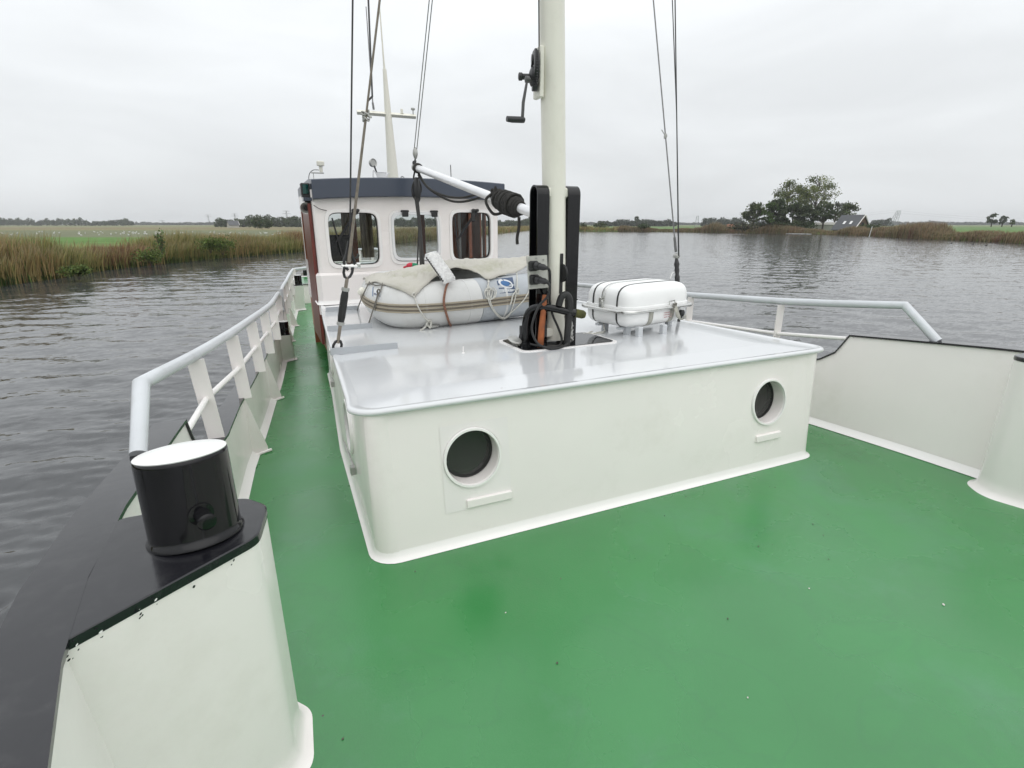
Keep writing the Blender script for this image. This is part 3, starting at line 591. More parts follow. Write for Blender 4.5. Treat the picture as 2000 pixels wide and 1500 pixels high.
wiper(-.905, 1.785, (-1.12, 1.47), (-1.17, 1.72, -1.09, 1.28)); wiper(.60, 1.80, (.37, 1.47), (.33, 1.74, .37, 1.25))
# roof edge (camber to the middle) and roof
def camb(x): return .045*(1-((x+.2)/1.25)**2)
xs = [-1.362+2.365*i/12 for i in range(13)]
b = MB(); rows = []
for o, lo in ((0, 1), (0, 0)):
    pass
prof = [(.0, 1.893), (-.085, 1.896), (-.095, 1.906), (-.085, 2.10), (-.07, 2.11), (.3, 2.135), (1.2, 2.14), (2.3, 2.13)]
b.sweep([[(x+(.03 if h > 2 else 0)*0, YW+d, h+camb(x)+.022*(x+1.4)/2.44+.018) for d, h in prof] for x in xs], caps=False)
for x in (xs[0], xs[-1]):
    b.add([(x, YW+d, h+camb(x)+.022*(x+1.4)/2.44+.018) for d, h in prof]+[(x, YW+2.3, 1.9), (x, YW+0, 1.9)], [tuple(range(len(prof)+2))])
b.build('roof', M['fascia'], wh, smooth=25)
# mahogany side and interior
b = MB(); b.box((-1.400, 4.92, 1.05), (.035, .94, 1.66)); b.build('side_door', M['mahogany'], wh, smooth=0)
b = MB()
b.box((-1.345, 5.55, .62), (.02, 2.1, 1.04)); b.box((-.2, 6.6, .30), (2.3, .03, 1.4)); b.box((-.2, 6.6, 1.94), (2.3, .03, .22))
for x, w in ((-1.3, .12), (-.66, .20), (.50, .10), (.88, .12)): b.box((x, 6.6, 1.42), (w, .03, .86))
for x, w in ((.75, .03), (1.0, .025)): b.box((x, 5.9, 1.4), (w+.10, .5, 1.2))
b.build('cabin_lining', M['wood'], wh, smooth=0)
b = MB(); b.box((-.2, 5.5, .42), (2.25, 2.1, .03)); b.box((-.2, 5.5, 1.99), (2.25, 2.1, .02)); b.box((-.2, 4.72, 1.03), (2.2, .45, .05)); b.box((-.2, 4.93, .8), (2.2, .05, .45)); b.build('console', M['dark_inside'], wh, smooth=0)
b = MB(); b.box((.5, 5.6, 1.45), (.045, .05, 1.0)); b.box((.78, 5.5, 1.45), (.03, .05, 1.0)); b.build('window_post', M['alu'], wh, smooth=0)
b = MB()
for x0, x1, yy in ((-.55, -.36, 6.3), (-.82, -.70, 6.3)):
    b.sweep([[(x0+(x1-x0)*k/10, yy+.02*math.sin(k*2), z) for z in (1.15, 1.9)] for k in range(11)])
b.build('curtain', M['curtain'], wh)
for y_, w_, h_ in ((4.86, .10, 1.5), (5.16, .34, 1.5), (5.62, .30, 1.5), (6.05, .22, 1.5)):
    b = MB(); b.box((.925, y_, 1.45), (.02, w_, .95)); b.build('wooden_board', M['wood'], wh, smooth=0)
t = thing('helm_chair', (-1.0, 5.4, .43), 'black helm chair behind the left wheelhouse window', 'chair')
b = MB(); b.box((-1.0, 5.55, 1.33), (.40, .09, .36), bev=.03); b.build('backrest', M['rubber'], t)
b = MB(); b.box((-1.0, 5.38, 1.05), (.44, .42, .10), bev=.03); b.build('seat', M['rubber'], t)
b = MB(); b.lathe((-1.0, 5.4, .43), (0, 0, 1), [(.2, 0), (.2, .02), (.04, .04), (.04, .58)], 16); b.build('pedestal', M['galv'], t)
b = MB(); b.tube([(-.80, 5.3, 1.2), (-.76, 5.3, 1.24), (-.74, 5.5, 1.24)], .015, 8); b.build('armrest', M['galv'], t)
t = thing('ship_bell', (-.42, 5.2, 1.55), 'small brass bell hanging inside the middle wheelhouse window', 'bell')
b = MB(); b.lathe((-.42, 5.2, 1.46), (0, 0, 1), [(.07, 0), (.062, .02), (.045, .07), (.03, .10), (.01, .11), (.006, .2)], 16); b.build('bell_body', M['brass'], t)
b = MB(); b.tube([(-.42, 5.2, 1.50), (-.42, 5.2, 1.25)], .008, 6); b.build('bell_rope', M['rope_black'], t)
# ---------------------------------------------------------------- gear on the wheelhouse roof
t = thing('navigation_light', (-1.38, 5.0, 1.98), 'black box with green lamp on the wheelhouse roof corner', 'light')
b = MB(); b.box((-1.418, 4.55, 2.035), (.10, .12, .135), bev=.008); b.box((-1.41, 4.55, 1.96), (.11, .16, .02)); b.build('housing', M['plastic_black'], t)
b = MB(); b.lathe((-1.418, 4.50, 1.985), (0, 0, 1), [(.034, 0), (.034, .10)], 16); b.build('lamp', M['green_lamp'], t)
b = MB(); b.box((-1.405, 4.52, 1.925), (.10, .2, .035)); b.build('bracket', M['fascia'], t)
t = thing('horn', (-1.39, 4.9, 1.82), 'round grey horn below the roof corner of the wheelhouse', 'horn')
b = MB(); b.lathe((-1.418, 4.62, 1.83), (-.12, -.99, -.02), [(.012, -.02), (.02, .03), (.035, .10), (.06, .15), (.064, .152), (.058, .146), (.03, .10), (.01, .05)], 28); b.build('trumpet', M['galv'], t)
b = MB(); b.lathe((-1.418, 4.62, 1.83), (-.12, -.99, -.02), [(.028, .09), (.028, .095)], 18); b.build('throat', M['rubber'], t)
b = MB(); b.box((-1.40, 4.58, 1.895), (.07, .1, .07), bev=.01); b.build('mount', M['plastic_black'], t)
b = MB(); b.tube(smoothpts([(-1.36, 4.37, 1.86), (-1.30, 4.37, 1.82), (-1.22, 4.385, 1.80)], 4), .004, 6); b.build('lead', M['rubber'], t)
t = thing('gps_antenna', (-1.18, 5.0, 2.26), 'cream mushroom shaped antenna above the left roof corner', 'antenna')
b = MB(); b.lathe((-1.175, 5.0, 2.265), (0, 0, 1), [(.018, 0), (.022, .07), (.045, .075), (.047, .12), (.04, .128)], 20); b.build('dome', M['cream'], t)
b = MB(); b.box((-1.22, 5.0, 2.255), (.15, .03, .012)); b.tube([(-1.27, 5.0, 2.25), (-1.27, 5.0, 2.12)], .004, 6); b.build('bracket', M['galv'], t)
b = MB(); b.tube(smoothpts([(-1.2, 5, 2.29), (-1.27, 5, 2.285), (-1.32, 5, 2.23), (-1.335, 5, 2.11)], 5), .004, 6); b.build('cable', M['rubber'], t)
t = thing('searchlight', (-.52, 5.0, 2.2), 'small round grey searchlight on the wheelhouse roof beside the can', 'light')
b = MB(); b.lathe((-.52, 5.03, 2.405), (.45, -.85, .1), [(.02, -.06), (.045, -.04), (.055, 0), (.05, .005), (.04, -.004)], 24); b.build('lamp_head', M['galv'], t)
b = MB(); b.tube([(-.515, 5.03, 2.37), (-.49, 5.03, 2.29), (-.47, 5.03, 2.18)], .011, 8); b.build('stalk', M['wire_dark'], t)
t = thing('metal_can', (-.44, 5.0, 2.17), 'small metal can with curved handles on the wheelhouse roof', 'can')
b = MB(); b.lathe((-.435, 5.0, 2.165), (0, 0, 1), [(.062, 0), (.064, .118), (.068, .122), (.062, .124), (.058, .118), (.056, .02)], 24); b.build('can_body', M['alu'], t)
b = MB(); b.tube(smoothpts([(-.495, 5, 2.27), (-.535, 5, 2.31), (-.54, 5, 2.23), (-.50, 5, 2.19)], 5), .008, 6); b.build('handle', M['alu'], t)
b = MB(); b.tube(smoothpts([(-.375, 5, 2.19), (-.36, 5, 2.26), (-.33, 5, 2.29)], 5), .006, 6); b.build('handle', M['alu'], t)
b = MB(); b.tube([(0.574,5.2,2.281), (0.572,5.2,2.441)], .006, 6); loose(b, 'whip_antenna', M['wire_dark'], 'short thin dark aerial on the right half of the wheelhouse roof', 'antenna')
b = MB(); b.tube(smoothpts([(-0.09,5.4,2.247), (-0.08,5.4,2.28), (-0.052,5.4,2.275), (-0.04,5.4,2.242)], 4), .005, 6); loose(b, 'roof_hook', M['wire_dark'], 'tiny bent hook beside the foot of the cream signal mast', 'hook')
t = thing('signal_mast', (-0.062,6,2.289), 'slim tapered cream signal mast with crossarm on the wheelhouse roof', 'mast')
b = MB(); b.tube([(-.05, 6.0, 2.1), (-0.062,6,2.289), (-0.09,6,3.734)], [.086, .082, .026], 18); b.build('pole', M['cream'], t)
b = MB(); b.tube([(-0.516,6,3.156), (0.326,6,3.159)], .032, 4, up=(0, 0, 1)); b.build('crossarm', M['cream'], t, smooth=0)
b = MB(); b.tube([(-0.091,6,3.721), (-0.095,6,3.86), (-0.11,6,4.914)], [.016, .012, .006], 8); b.build('whip_aerial', M['cream'], t)
b = MB(); b.tube([(-0.278,6,3.207), (-0.286,6,3.297)], [.016, .014], 8); b.tube([(-0.286,6,3.297), (-0.287,6,4.46)], [.009, .006], 6); b.build('whip_aerial', M['wire'], t)
b = MB(); b.lathe((0.289,6,3.183), (0, 0, 1), [(.008, 0), (.008, .06), (.03, .063), (.03, .085), (.02, .09)], 14); b.build('anchor_lamp', M['galv'], t)
b = MB(); b.lathe((0.123,6,3.184), (0, 0, 1), [(.022, 0), (.018, .06), (.01, .065)], 10); b.build('lamp', M['cream'], t)

railing('white railing round the aft deck, seen through the wheelhouse windows', [(-.62, 13.6, .2), (-.62, 13.6, .95), (1.0, 13.6, .97), (1.1, 11.6, .97)], .028, [(-.6, 13.6, .62), (1.0, 13.6, .64)], .016, [((x, 13.6, .2), (x, 13.6, .95), .07) for x in (-.2, .3, .55, .9)])
b = MB(); b.box((.2, 12.6, .40), (1.4, .9, .36), bev=.03); b.box((.2, 12.6, .60), (1.5, 1.0, .03)); tag(b.build('deck_locker', M['white_gloss']), 'pale low locker on the aft deck, seen through the middle wheelhouse window', 'locker')
# flakes of paint, rust and leaf bits
def flakes(name, P, size, mat, up):
    b = MB()
    for p in P:
        p = Vector(p); n = int(rng.integers(4, 7)); a0 = rng.random()*6; u = Vector(up).normalized(); e = u.orthogonal().normalized(); f = u.cross(e); s = size*(.4+rng.random())
        b.add([p+(e*math.cos(a0+i*2*PI/n)+f*math.sin(a0+i*2*PI/n)*.6)*s*(.6+.5*rng.random()) for i in range(n)], [tuple(range(n))])
    return b.build(name, mat, None, smooth=0, fix=False)
P = [(-2+3.6*rng.random(), -1.1+1.1*rng.random()) for k in range(26)]+[(-1.9+.3*rng.random(), .3+5*rng.random()) for k in range(16)]
P = [(x, y, zd(y)+.003) for x, y in P if not (y > -.06 and x > -1.68)]
o = flakes('deck_litter', P[:len(P)//2], .0055, M['bark'], (0, 0, 1)); tag(o, kind='stuff')
o = flakes('deck_litter', P[len(P)//2:], .006, M['rope_black'], (0, 0, 1)); tag(o, kind='stuff')
o = flakes('deck_litter', [(-0.575,-1.375,0.048), (-1.166,-0.602,0.021), (0.164,-1.057,0.037), (0.589,-1.386,0.049)], .009, M['rope_white'], (0, 0, 1)); o.location.z = .003; tag(o, kind='stuff')
pts = []
for k in range(13):
    t = rng.random()**2.4; x, y = -2.385+(2.385-2.055)*t, -1.245+(1.245-.985)*t; pts.append((x+.0025+.004*rng.random(), y-.004, zc_(y, -1)-.018-.012*rng.random()**2))
q = flakes('paint_chips', pts, .0042, M['cap_black'], (.62, -.78, .05)); q.parent = BL; q.location = -BL.location; tag(q, kind='stuff')
q = flakes('paint_chips', [(x, y, z+.012) for x, y, z in pts[:9]], .0035, M['white_gloss'], (.62, -.78, .05)); q.parent = BL; q.location = -BL.location; tag(q, kind='stuff')
q = flakes('rust_spots', [(-0.897,0.05,0.833), (-0.891,0.05,0.832), (-0.903,0.05,0.832), (-0.879,0.05,0.831)], .004, M['rope_brown'], (0, -1, .2)); q.parent = cabin; q.location = -cabin.location; tag(q, kind='stuff')
# ================================================================ MAST AND GEAR
def mx(z): return .02-.040*(z-.78)
mast = thing('mast', (.02, 1.12, .79), 'thick cream mast standing between two black posts on the cabin roof', 'mast')
b = MB(); b.tube([(mx(z), 1.12, z) for z in (.81, 1.5, 2.5, 3.6, 5, 7, 9)], [.083, .083, .083, .083, .08, .07, .05], 40); b.build('pole', M['cream'], mast, smooth=60)
for x0, x1 in ((-.190, -.098), (.052, .150)):
    # hairpin strap: up the front, over the top, down the back
    yf, yb, zt_ = 1.045, 1.17, 1.91; r = (yb-yf)/2; prof = [(yf, .79), (yf, zt_-r)]+[(yf+r-r*math.cos(PI*k/10), zt_-r+r*math.sin(PI*k/10)) for k in range(1, 10)]+[(yb, zt_-r), (yb, .79)]
    inn = []
    for i, (y, z) in enumerate(prof):
        c = (1.1075, min(z, zt_-r)); d = Vector((y-c[0], z-c[1])); d = d.normalized()*.011; inn.append((y-d.x, z-d.y))
    b = MB(); rows = [[(x0, y, z), (x1, y, z), (x1, iy, iz), (x0, iy, iz)] for (y, z), (iy, iz) in zip(prof, inn)]
    b.sweep(rows, closed=True, caps=True)
    xin = x1-.012 if x0 < 0 else x0+.012
    b.box((xin, 1.1075, 1.32), (.010, .10, 1.06))
    b.build('mast_post', M['black_gloss'], mast, smooth=40)
for z in (.99, 1.11):
    q = MB(); q.box((.10, 1.043, z), (.104, .012, .012)); q.build('weld_seam', M['black_gloss'], mast)
q = MB(); q.box((.004, 1.042, 1.305), (.026, .018, .285)); q.build('slot_shade_plate', M['rubber'], mast, smooth=0)  # solid dark plate on the mast face, its colour stands in for a shaded recess
q = MB(); q.lathe((.010, 1.045, 1.31), (1, .2, 0), [(.02, -.008), (.066, -.008), (.060, 0), (.066, .008), (.02, .008)], 28); q.build('sheave', M['plastic_black'], mast)
q = MB()
for z in (1.0, 1.19, 1.5, 1.75, 1.88): q.lathe((mx(z)+.03, 1.047, z), (0.2, -1, 0), [(.005, 0), (.003, .003)], 6)
tag(q.build('paint_chips', M['wire_dark'], mast), kind='stuff')
for z in (1.86, .87):
    q = MB(); q.box((-.02, 1.115, z), (.16, .11, .07), bev=.01); q.build('pivot_block', M['cream'], mast)
# winch on the mast
t = thing('hand_winch', (-.15, 1.1, 2.6), 'black hand winch with crank handle bolted high on the cream mast', 'winch')
ax = Vector((-.93, -.37, 0)).normalized()*1; ax = Vector((-1, .34, 0)).normalized()
c0 = Vector((-0.196,1.11,2.6)); q = MB(); q.lathe(c0+Vector((0, 0, .02)), ax, [(.02, -.03), (.098, -.024), (.104, -.016), (.104, .004), (.096, .010), (.075, .012), (.07, .002), (.03, .002)], 56); q.build('gear_wheel', M['plastic_black'], t, smooth=30)
q = MB()
for k in range(40):
    a = 2*PI*k/40; u = ax.cross(Vector((0, 0, 1))).normalized(); p = c0+Vector((0, 0, .02))+(u*math.cos(a)+Vector((0, 0, 1))*math.sin(a))*.105-ax*.006; q.box(p, (.012, .009, .009))
q.build('gear_teeth', M['plastic_black'], t, smooth=0)
q = MB(); q.lathe(c0+Vector((0, 0, -.03)), ax, [(.06, .0), (.055, .02), (.035, .03), (.018, .035), (.018, .075), (.024, .08), (.024, .10), (.014, .104)], 20); q.lathe(c0+Vector((0, 0, .07)), ax, [(.03, .0), (.03, .018), (.01, .02)], 14); q.lathe(c0+Vector((0, 0, -.085)), ax, [(.03, -.02), (.03, .012), (.01, .014)], 14); q.build('housing', M['plastic_black'], t)
q = MB(); q.box((-.152, 1.13, c0.z), (.03, .10, .30), bev=.006); q.build('mounting_plate', M['cream'], t)
h0 = Vector((-0.298,1,2.522)); q = MB(); q.tube([h0-ax*.02, h0+Vector((0, 0, .003)), Vector((-0.326,1,2.389)), Vector((-0.332,1,2.283))], .0105, 10); q.lathe(h0, (-1, .1, 0), [(.01, -.015), (.02, -.01), (.02, .012), (.01, .016)], 14); q.build('crank_arm', M['crank_grey'], t)
q = MB(); q.tube([(-0.318,1,2.287), (-0.332,1,2.289), (-0.404,1,2.286), (-0.44,1,2.287)], [.016, .0195, .0195, .017], 16); q.build('crank_grip', M['plastic_black'], t)
b = MB(); b.tube([(-0.166,1.1,2.706), (-0.187,1.1,3.524)], .005, 6); loose(b, 'winch_wire', M['wire_dark'], 'thin dark wire running up from the hand winch beside the mast', 'wire')
# socket panel and cables
t = thing('socket_panel', (-.19, 1.03, 1.21), 'grey plate with two black plugged sockets on the left mast post', 'socket panel')
pa, pb, pc, pd = Vector((-.278, 1.025, 1.435)), Vector((-.121, 1.025, 1.44)), Vector((-.108, 1.02, 1.213)), Vector((-.262, 1.02, 1.209))
q = MB(); P = [pd, pc, pb, pa]; q.add(P+[p+Vector((0, .014, 0)) for p in P], [(0, 1, 2, 3), (7, 6, 5, 4), (0, 4, 5, 1), (1, 5, 6, 2), (2, 6, 7, 3), (3, 7, 4, 0)]); q.build('plate', M['panel_grey'], t, smooth=0)
for i, c in enumerate(((-.222, 1.37), (-.214, 1.275))):
    q = MB(); q.box((c[0]-.012, 1.013, c[1]), (.07, .024, .07), bev=.008); s_ = q.build('socket', M['plastic_black'], t)
    q = MB(); d = Vector((.42, -.85, -.12)); q.lathe((c[0], 1.0, c[1]+.002), d, [(.027, 0), (.027, .03), (.022, .032), (.022, .07), (.016, .085), (.010, .10)], 18); q.build('plug', M['plastic_black'], s_)
for x, z in ((-.205, 1.423), (-.15, 1.41), (-.14, 1.235), (-.25, 1.225)):
    q = MB(); q.lathe((x, 1.022, z), (0, -1, 0), [(.007, 0), (.005, .005)], 8); q.build('screw', M['galv'], t)
b = MB(); b.tube(smoothpts([(-.182, .925, 1.36), (-.155, .92, 1.34), (-.128, .96, 1.24), (-.105, 1.0, 1.12), (-.085, .99, 1.02), (-.045, .98, .93), (-.02, .96, .84), (-.07, .92, .802), (-.17, .93, .80), (-.26, 1.0, .815)], 8), .009, 8)
loose(b, 'power_cable', M['rubber'], 'black power cable from the upper socket on the mast post', 'cable')
b = MB(); b.tube(smoothpts([(-.173, .92, 1.265), (-.155, .91, 1.23), (-.165, .93, 1.16), (-.215, .95, 1.10), (-.262, .95, 1.0), (-.275, .94, .92), (-.25, .90, .84), (-.17, .88, .80), (-.06, .885, .80), (.02, .93, .83), (.035, .98, .90)], 8), .009, 8)
loose(b, 'power_cable', M['rubber'], 'black power cable looping down from the lower socket to the roof', 'cable')
# bitt: bent black pipe with crossbar, black hose arch, rusty bar, steel pedal
b = MB(); b.tube(smoothpts([(-.245, 1.10, .785), (-.25, 1.10, .93), (-.235, 1.08, 1.03), (-.19, 1.03, 1.075), (-.10, .98, 1.07), (.0, .94, 1.045), (.075, .915, 1.03)], 6), .027, 16); b.lathe((-.245, 1.10, .785), (0, 0, 1), [(.045, 0), (.045, .02), (.03, .03)], 16)
t = loose(b, 'mooring_pipe', M['black_gloss'], 'bent thick black pipe arm at the foot of the mast', 'pipe')
b = MB(); b.tube([(.062, .918, 1.033), (.118, .905, 1.02), (.135, .90, 1.015)], [.031, .031, .022], 14); b.build('mossy_end', M['moss'], t)
b = MB(); b.tube(smoothpts([(-.055, .955, 1.09), (-.04, .945, 1.15), (-.005, .94, 1.165), (.02, .935, 1.13), (.022, .93, 1.05), (.012, .93, .93), (.005, .93, .795)], 6), .025, 14)
loose(b, 'rubber_hose', M['rubber'], 'black rubber hose arched over in front of the mast foot', 'hose')
b = MB(); b.tube([(-.165, 1.02, .80), (-.16, 1.015, .92), (-.15, 1.0, 1.10), (-.148, 1.0, 1.165)], [.024, .023, .020, .015], 14); loose(b, 'rusty_bar', M['rust'], 'orange rusty bar standing upright beside the left mast post', 'bar')
t = thing('steel_pedal', (-.33, 1.15, .80), 'small worn steel foot pedal on the roof beside the mast plate', 'pedal')
b = MB(); b.lathe((-.335, 1.10, .835), (.2, -.4, 1), [(.052, -.006), (.055, 0), (.045, .008), (.01, .01)], 20); b.build('foot_plate', M['galv'], t)
b = MB(); b.tube([(-.29, 1.12, .80), (-.275, 1.12, .87), (-.27, 1.13, .93)], .014, 8); b.build('lever', M['wire_dark'], t)
b = MB()
for k in range(7):
    a = k*.9; b.tube([(.05+.018*math.cos(a+i), .95+.012*math.sin(a+i*1.3), .93-.018*k+.012*math.sin(i*2)) for i in range(6)], .006, 6)
b.tube(smoothpts([(.04, .95, .99), (.055, .945, .94), (.03, .95, .88), (.065, .94, .83)], 4), .007, 6)
loose(b, 'rusted_chain', M['galv'], 'tangle of small worn chain hanging in front of the mast foot', 'chain')
# boom with coiled rope
bn, bf = Vector((-.115, 1.30, 1.735)), Vector((-.243, 4.0, 2.27)); bd = (bf-bn).normalized()
def bp(t): return bn+(bf-bn)*t
t = thing('boom', bn, 'silver boom pole rising from the mast towards the wheelhouse roof', 'boom')
b = MB(); b.tube([bn-bd*.12, bn, bf], .037, 24); b.build('pole', M['alu'], t, smooth=60)
b = MB(); b.lathe(bf, bd, [(.044, -.05), (.046, -.045), (.046, .02), (.03, .035), (.012, .04)], 20); b.build('end_fitting', M['galv'], t)
b = MB(); b.lathe(bf-bd*.10, bd, [(.046, 0), (.056, .012), (.056, .05), (.046, .062)], 20); b.tube([bf+bd*.03, bf+bd*.06+Vector((0, 0, .02)), bf+Vector((0, 0, .07))], .012, 8); b.build('lashing', M['rope_black'], t)
def coil(c0, c1, rad, r, turns, jit):
    d = (c1-c0); ax = d.normalized(); u = ax.cross(Vector((0, 0, 1))).normalized(); w = ax.cross(u); P = []; n = int(turns*12)
    for i in range(n+1):
        k = i/n; a = k*turns*2*PI; rr = rad*(1+jit*math.sin(a*.37+1)) * (1 if .08 < k < .92 else .82); P.append(c0+d*(k+.012*math.sin(a*.9))+(u*math.cos(a)+w*math.sin(a))*rr)
    return P
b = MB(); c0, c1 = bp(.055), bp(.215)
b.tube(coil(c0, c1, .052, .011, 16, .05), .0125, 7); b.tube(coil(c0+bd*.05, c1-bd*.03, .068, .011, 12, .08), .0125, 7); b.tube(coil(c1-bd*.12, c0+bd*.08, .080, .011, 7, .06), .0125, 7)
k0 = bp(.225); b.tube([k0+Vector((.03*math.cos(i*1.9), .03*math.sin(i*1.3), .045+.03*math.sin(i*2.3))) for i in range(16)], .013, 6)
b.tube(smoothpts([bp(.22)+Vector((-.03, 0, .04)), bp(.22)+Vector((-.09, 0, -.02)), bp(.20)+Vector((-.06, -.02, -.11)), bp(.19)+Vector((0, -.03, -.10))], 5), .012, 7)
tail = bp(.085)+Vector((.0, -.05, -.08)); b.tube(smoothpts([tail, tail+Vector((-.005, -.01, -.07)), tail+Vector((-.02, -.01, -.15)), tail+Vector((-.018, -.01, -.20))], 4), .0125, 7)
loose(b, 'rope_coil', M['rope_black'], 'thick black rope wound tightly round the boom near the mast', 'rope')
def sag(A, B, s, n=16, side=(0, 0, 0)):
    A, B = Vector(A), Vector(B); S = Vector(side); return [A+(B-A)*(k/n)+Vector((0, 0, -4*s*(k/n)*(1-k/n)))+S*math.sin(PI*k/n) for k in range(n+1)]
b = MB(); b.tube(smoothpts([(-0.22,3.95,2.196), (-0.218,3.7,2.061), (-0.206,3.4,1.977), (-0.163,3.1,1.919), (-0.12,2.8,1.897), (-0.11,2.5,1.907), (-0.083,2.25,1.926), (-0.081,2,1.914)], 5), .011, 7)
loose(b, 'hanging_rope', M['rope_black'], 'upper of two slack black ropes sagging under the boom', 'rope', 'slack ropes under the boom')
b = MB(); b.tube(smoothpts([(-0.232,3.95,2.185), (-0.208,3.7,2.045), (-0.174,3.4,1.947), (-0.137,3.1,1.879), (-0.116,2.8,1.859), (-0.086,2.5,1.876), (-0.073,2.25,1.905), (-0.081,2,1.901)], 5), .011, 7)
loose(b, 'hanging_rope', M['rope_black'], 'lower of two slack black ropes sagging under the boom', 'rope', 'slack ropes under the boom')
# tackle hanging from the boom end down to the dinghy
t = thing('rope_tackle', (-0.264,3.95,2.031), 'black block and tackle hanging from the boom end to the dinghy', 'tackle')
b = MB(); b.tube(smoothpts([(-0.264,3.98,2.224), (-0.282,3.97,2.158), (-0.262,3.96,2.13), (-0.225,3.96,2.159), (-0.225,3.97,2.22)], 4), .010, 7); b.build('strop', M['rope_black'], t)
b = MB(); c = Vector((-0.258,3.95,2.031)); b.lathe(c+Vector((0, 0, .13)), (0, 0, -1), [(.015, 0), (.03, .03), (.042, .10), (.045, .17), (.036, .24), (.02, .27)], 16); b.build('pulley_block', M['plastic_black'], t)
b = MB(); b.tube(smoothpts([(-0.257,3.95,2.157), (-0.304,3.95,2.074), (-0.314,3.95,1.985), (-0.288,3.95,1.93)], 4), .008, 6); b.tube(smoothpts([(-0.245,3.95,2.157), (-0.208,3.95,2.076), (-0.211,3.95,2.01), (-0.239,3.95,1.943)], 4), .008, 6); b.build('side_loops', M['rope_black'], t)
b = MB(); b.tube([(-0.283,3.94,1.952), (-0.342,3.6,1.638), (-0.48,3.1,1.254)], .013, 7); b.tube([(-0.259,3.94,1.953), (-0.331,3.6,1.638), (-0.453,3.1,1.253)], .013, 7); b.tube([(-0.271,3.94,1.953), (-0.351,3.6,1.584), (-0.519,3.1,1.24)], .009, 6); b.build('fall', M['rope_black'], t)
# topping lift
t = thing('lift_block', (-0.242,4,2.422), 'small pulley block above the boom end holding two thin wires', 'pulley')
b = MB(); c = Vector((-0.242,4,2.427)); b.lathe(c+Vector((0, 0, .055)), (0, 0, -1), [(.012, 0), (.026, .03), (.03, .07), (.018, .11), (.006, .125)], 14); b.build('shell', M['galv'], t)
b = MB(); b.tube([c+Vector((0, 0, -.06)), (-0.259,4,2.319)], .009, 6); b.lathe((-0.259,4,2.319), (0, 0, 1), [(.02, -.02), (.024, 0), (.016, .02)], 10); b.build('shackle', M['wire_dark'], t)
for i, (A, B) in enumerate((((-0.252,4,2.459), (-0.189,3.4,3.727)), ((-0.222,4,2.46), (-0.158,3.4,3.731)))):
    b = MB(); b.tube([A, ext(A, B, 2.2)], .005, 6); loose(b, 'lift_wire', M['wire'], ('left' if i == 0 else 'right')+' one of the pair of thin wires rising from the boom end', 'wire', 'thin wires above the boom end')
# ---------------------------------------------------------------- left shroud: turnbuckle and wires
t = thing('turnbuckle', (-1.552, 1.47, .775), 'long black turnbuckle with forks at the near left of the grey roof', 'turnbuckle')
A = Vector((-1.552,1.47,0.803)); B = Vector((-1.431,1.44,1.348)); d = (B-A)
def tb(k): return A+d*k
b = MB(); b.tube([tb(.33), tb(.36), tb(.42), tb(.68), tb(.74), tb(.77)], [.013, .022, .026, .026, .022, .016], 14); b.build('sleeve', M['rubber'], t)
for k in (.335, .765): b = MB(); b.lathe(tb(k), d, [(.026, -.012), (.028, 0), (.026, .012)], 6); b.build('lock_nut', M['galv'], t)
b = MB(); b.tube([tb(.08), tb(.34)], .012, 8); b.build('threaded_rod', M['stay_tan'], t)
b = MB(); b.tube([tb(.76), tb(.92)], .012, 8); b.build('threaded_rod', M['stay_tan'], t)
for k0, k1, sg in ((-.02, .12, 1), (1.06, .90, 1)):
    u = Vector((1, 0, 0)); P0, P1 = tb(k0), tb(k1)
    b = MB(); b.tube([P0-u*.028, P0+(P1-P0)*.55-u*.028, P0+(P1-P0)*.85-u*.018, P1, P0+(P1-P0)*.85+u*.018, P0+(P1-P0)*.55+u*.028, P0+u*.028], .0095, 8); b.build('fork', M['plastic_black'], t)
    b = MB(); b.tube([P0-u*.05, P0+u*.055], .009, 8); b.lathe(P0+u*.05, u, [(.017, 0), (.017, .014)], 6); b.build('pin', M['steel'], t)
b = MB(); b.box((-1.552, 1.475, .79), (.05, .012, .05), bev=.004); b.build('chain_plate', M['roof_grey'], t)
t = thing('shackle', (-1.417,1.44,1.392), 'dark shackle with loops joining the left stay wires to the turnbuckle', 'shackle')
b = MB(); P = Vector((-1.42,1.44,1.399)); b.tube(smoothpts([P+Vector((-.012, 0, -.05)), P+Vector((-.035, 0, 0)), P+Vector((-.012, 0, .06)), P+Vector((.01, 0, .14))], 4), .010, 7); b.tube(smoothpts([P+Vector((.012, 0, -.05)), P+Vector((.035, 0, 0)), P+Vector((.02, 0, .06)), P+Vector((.014, 0, .12))], 4), .010, 7); b.build('loops', M['plastic_black'], t)
b = MB(); b.tube([P+Vector((-.05, 0, -.02)), P+Vector((.06, -.01, -.025))], .010, 8); b.lathe(P+Vector((.05, -.01, -.02)), (1, 0, 0), [(.02, 0), (.02, .02)], 6); b.build('bolt', M['steel'], t)
b = MB(); A = (-1.415,1.44,1.426); B = (-1.29,1.3,2.902); b.tube([A, ext(A, B, 2.6)], .0055, 6); loose(b, 'stay_wire', M['wire_dark'], 'thin near vertical black wire, leftmost of the stays', 'wire')
b = MB(); A = (-1.423,1.44,1.402); B = (-1.153,1.2,2.895); Cx = ext(A, B, .595); b.tube([A, ext(A, B, .10), Cx], [.014, .010, .008], 8); b.tube([Cx, ext(A, B, 2.4)], .0068, 8); loose(b, 'stay_wire', M['stay_tan'], 'thick brownish slanting stay rising from the left turnbuckle', 'wire')
b = MB(); A2 = (-1.217,1.29,2.402); B2 = (-1.179,1.4,2.95); b.tube([ext(A, B, .60), ext(A, B, .65), A2, ext(A2, B2, 2.5)], .0062, 6); loose(b, 'stay_wire', M['wire_dark'], 'dark wire branching upward from the clamp on the thick brownish stay', 'wire')
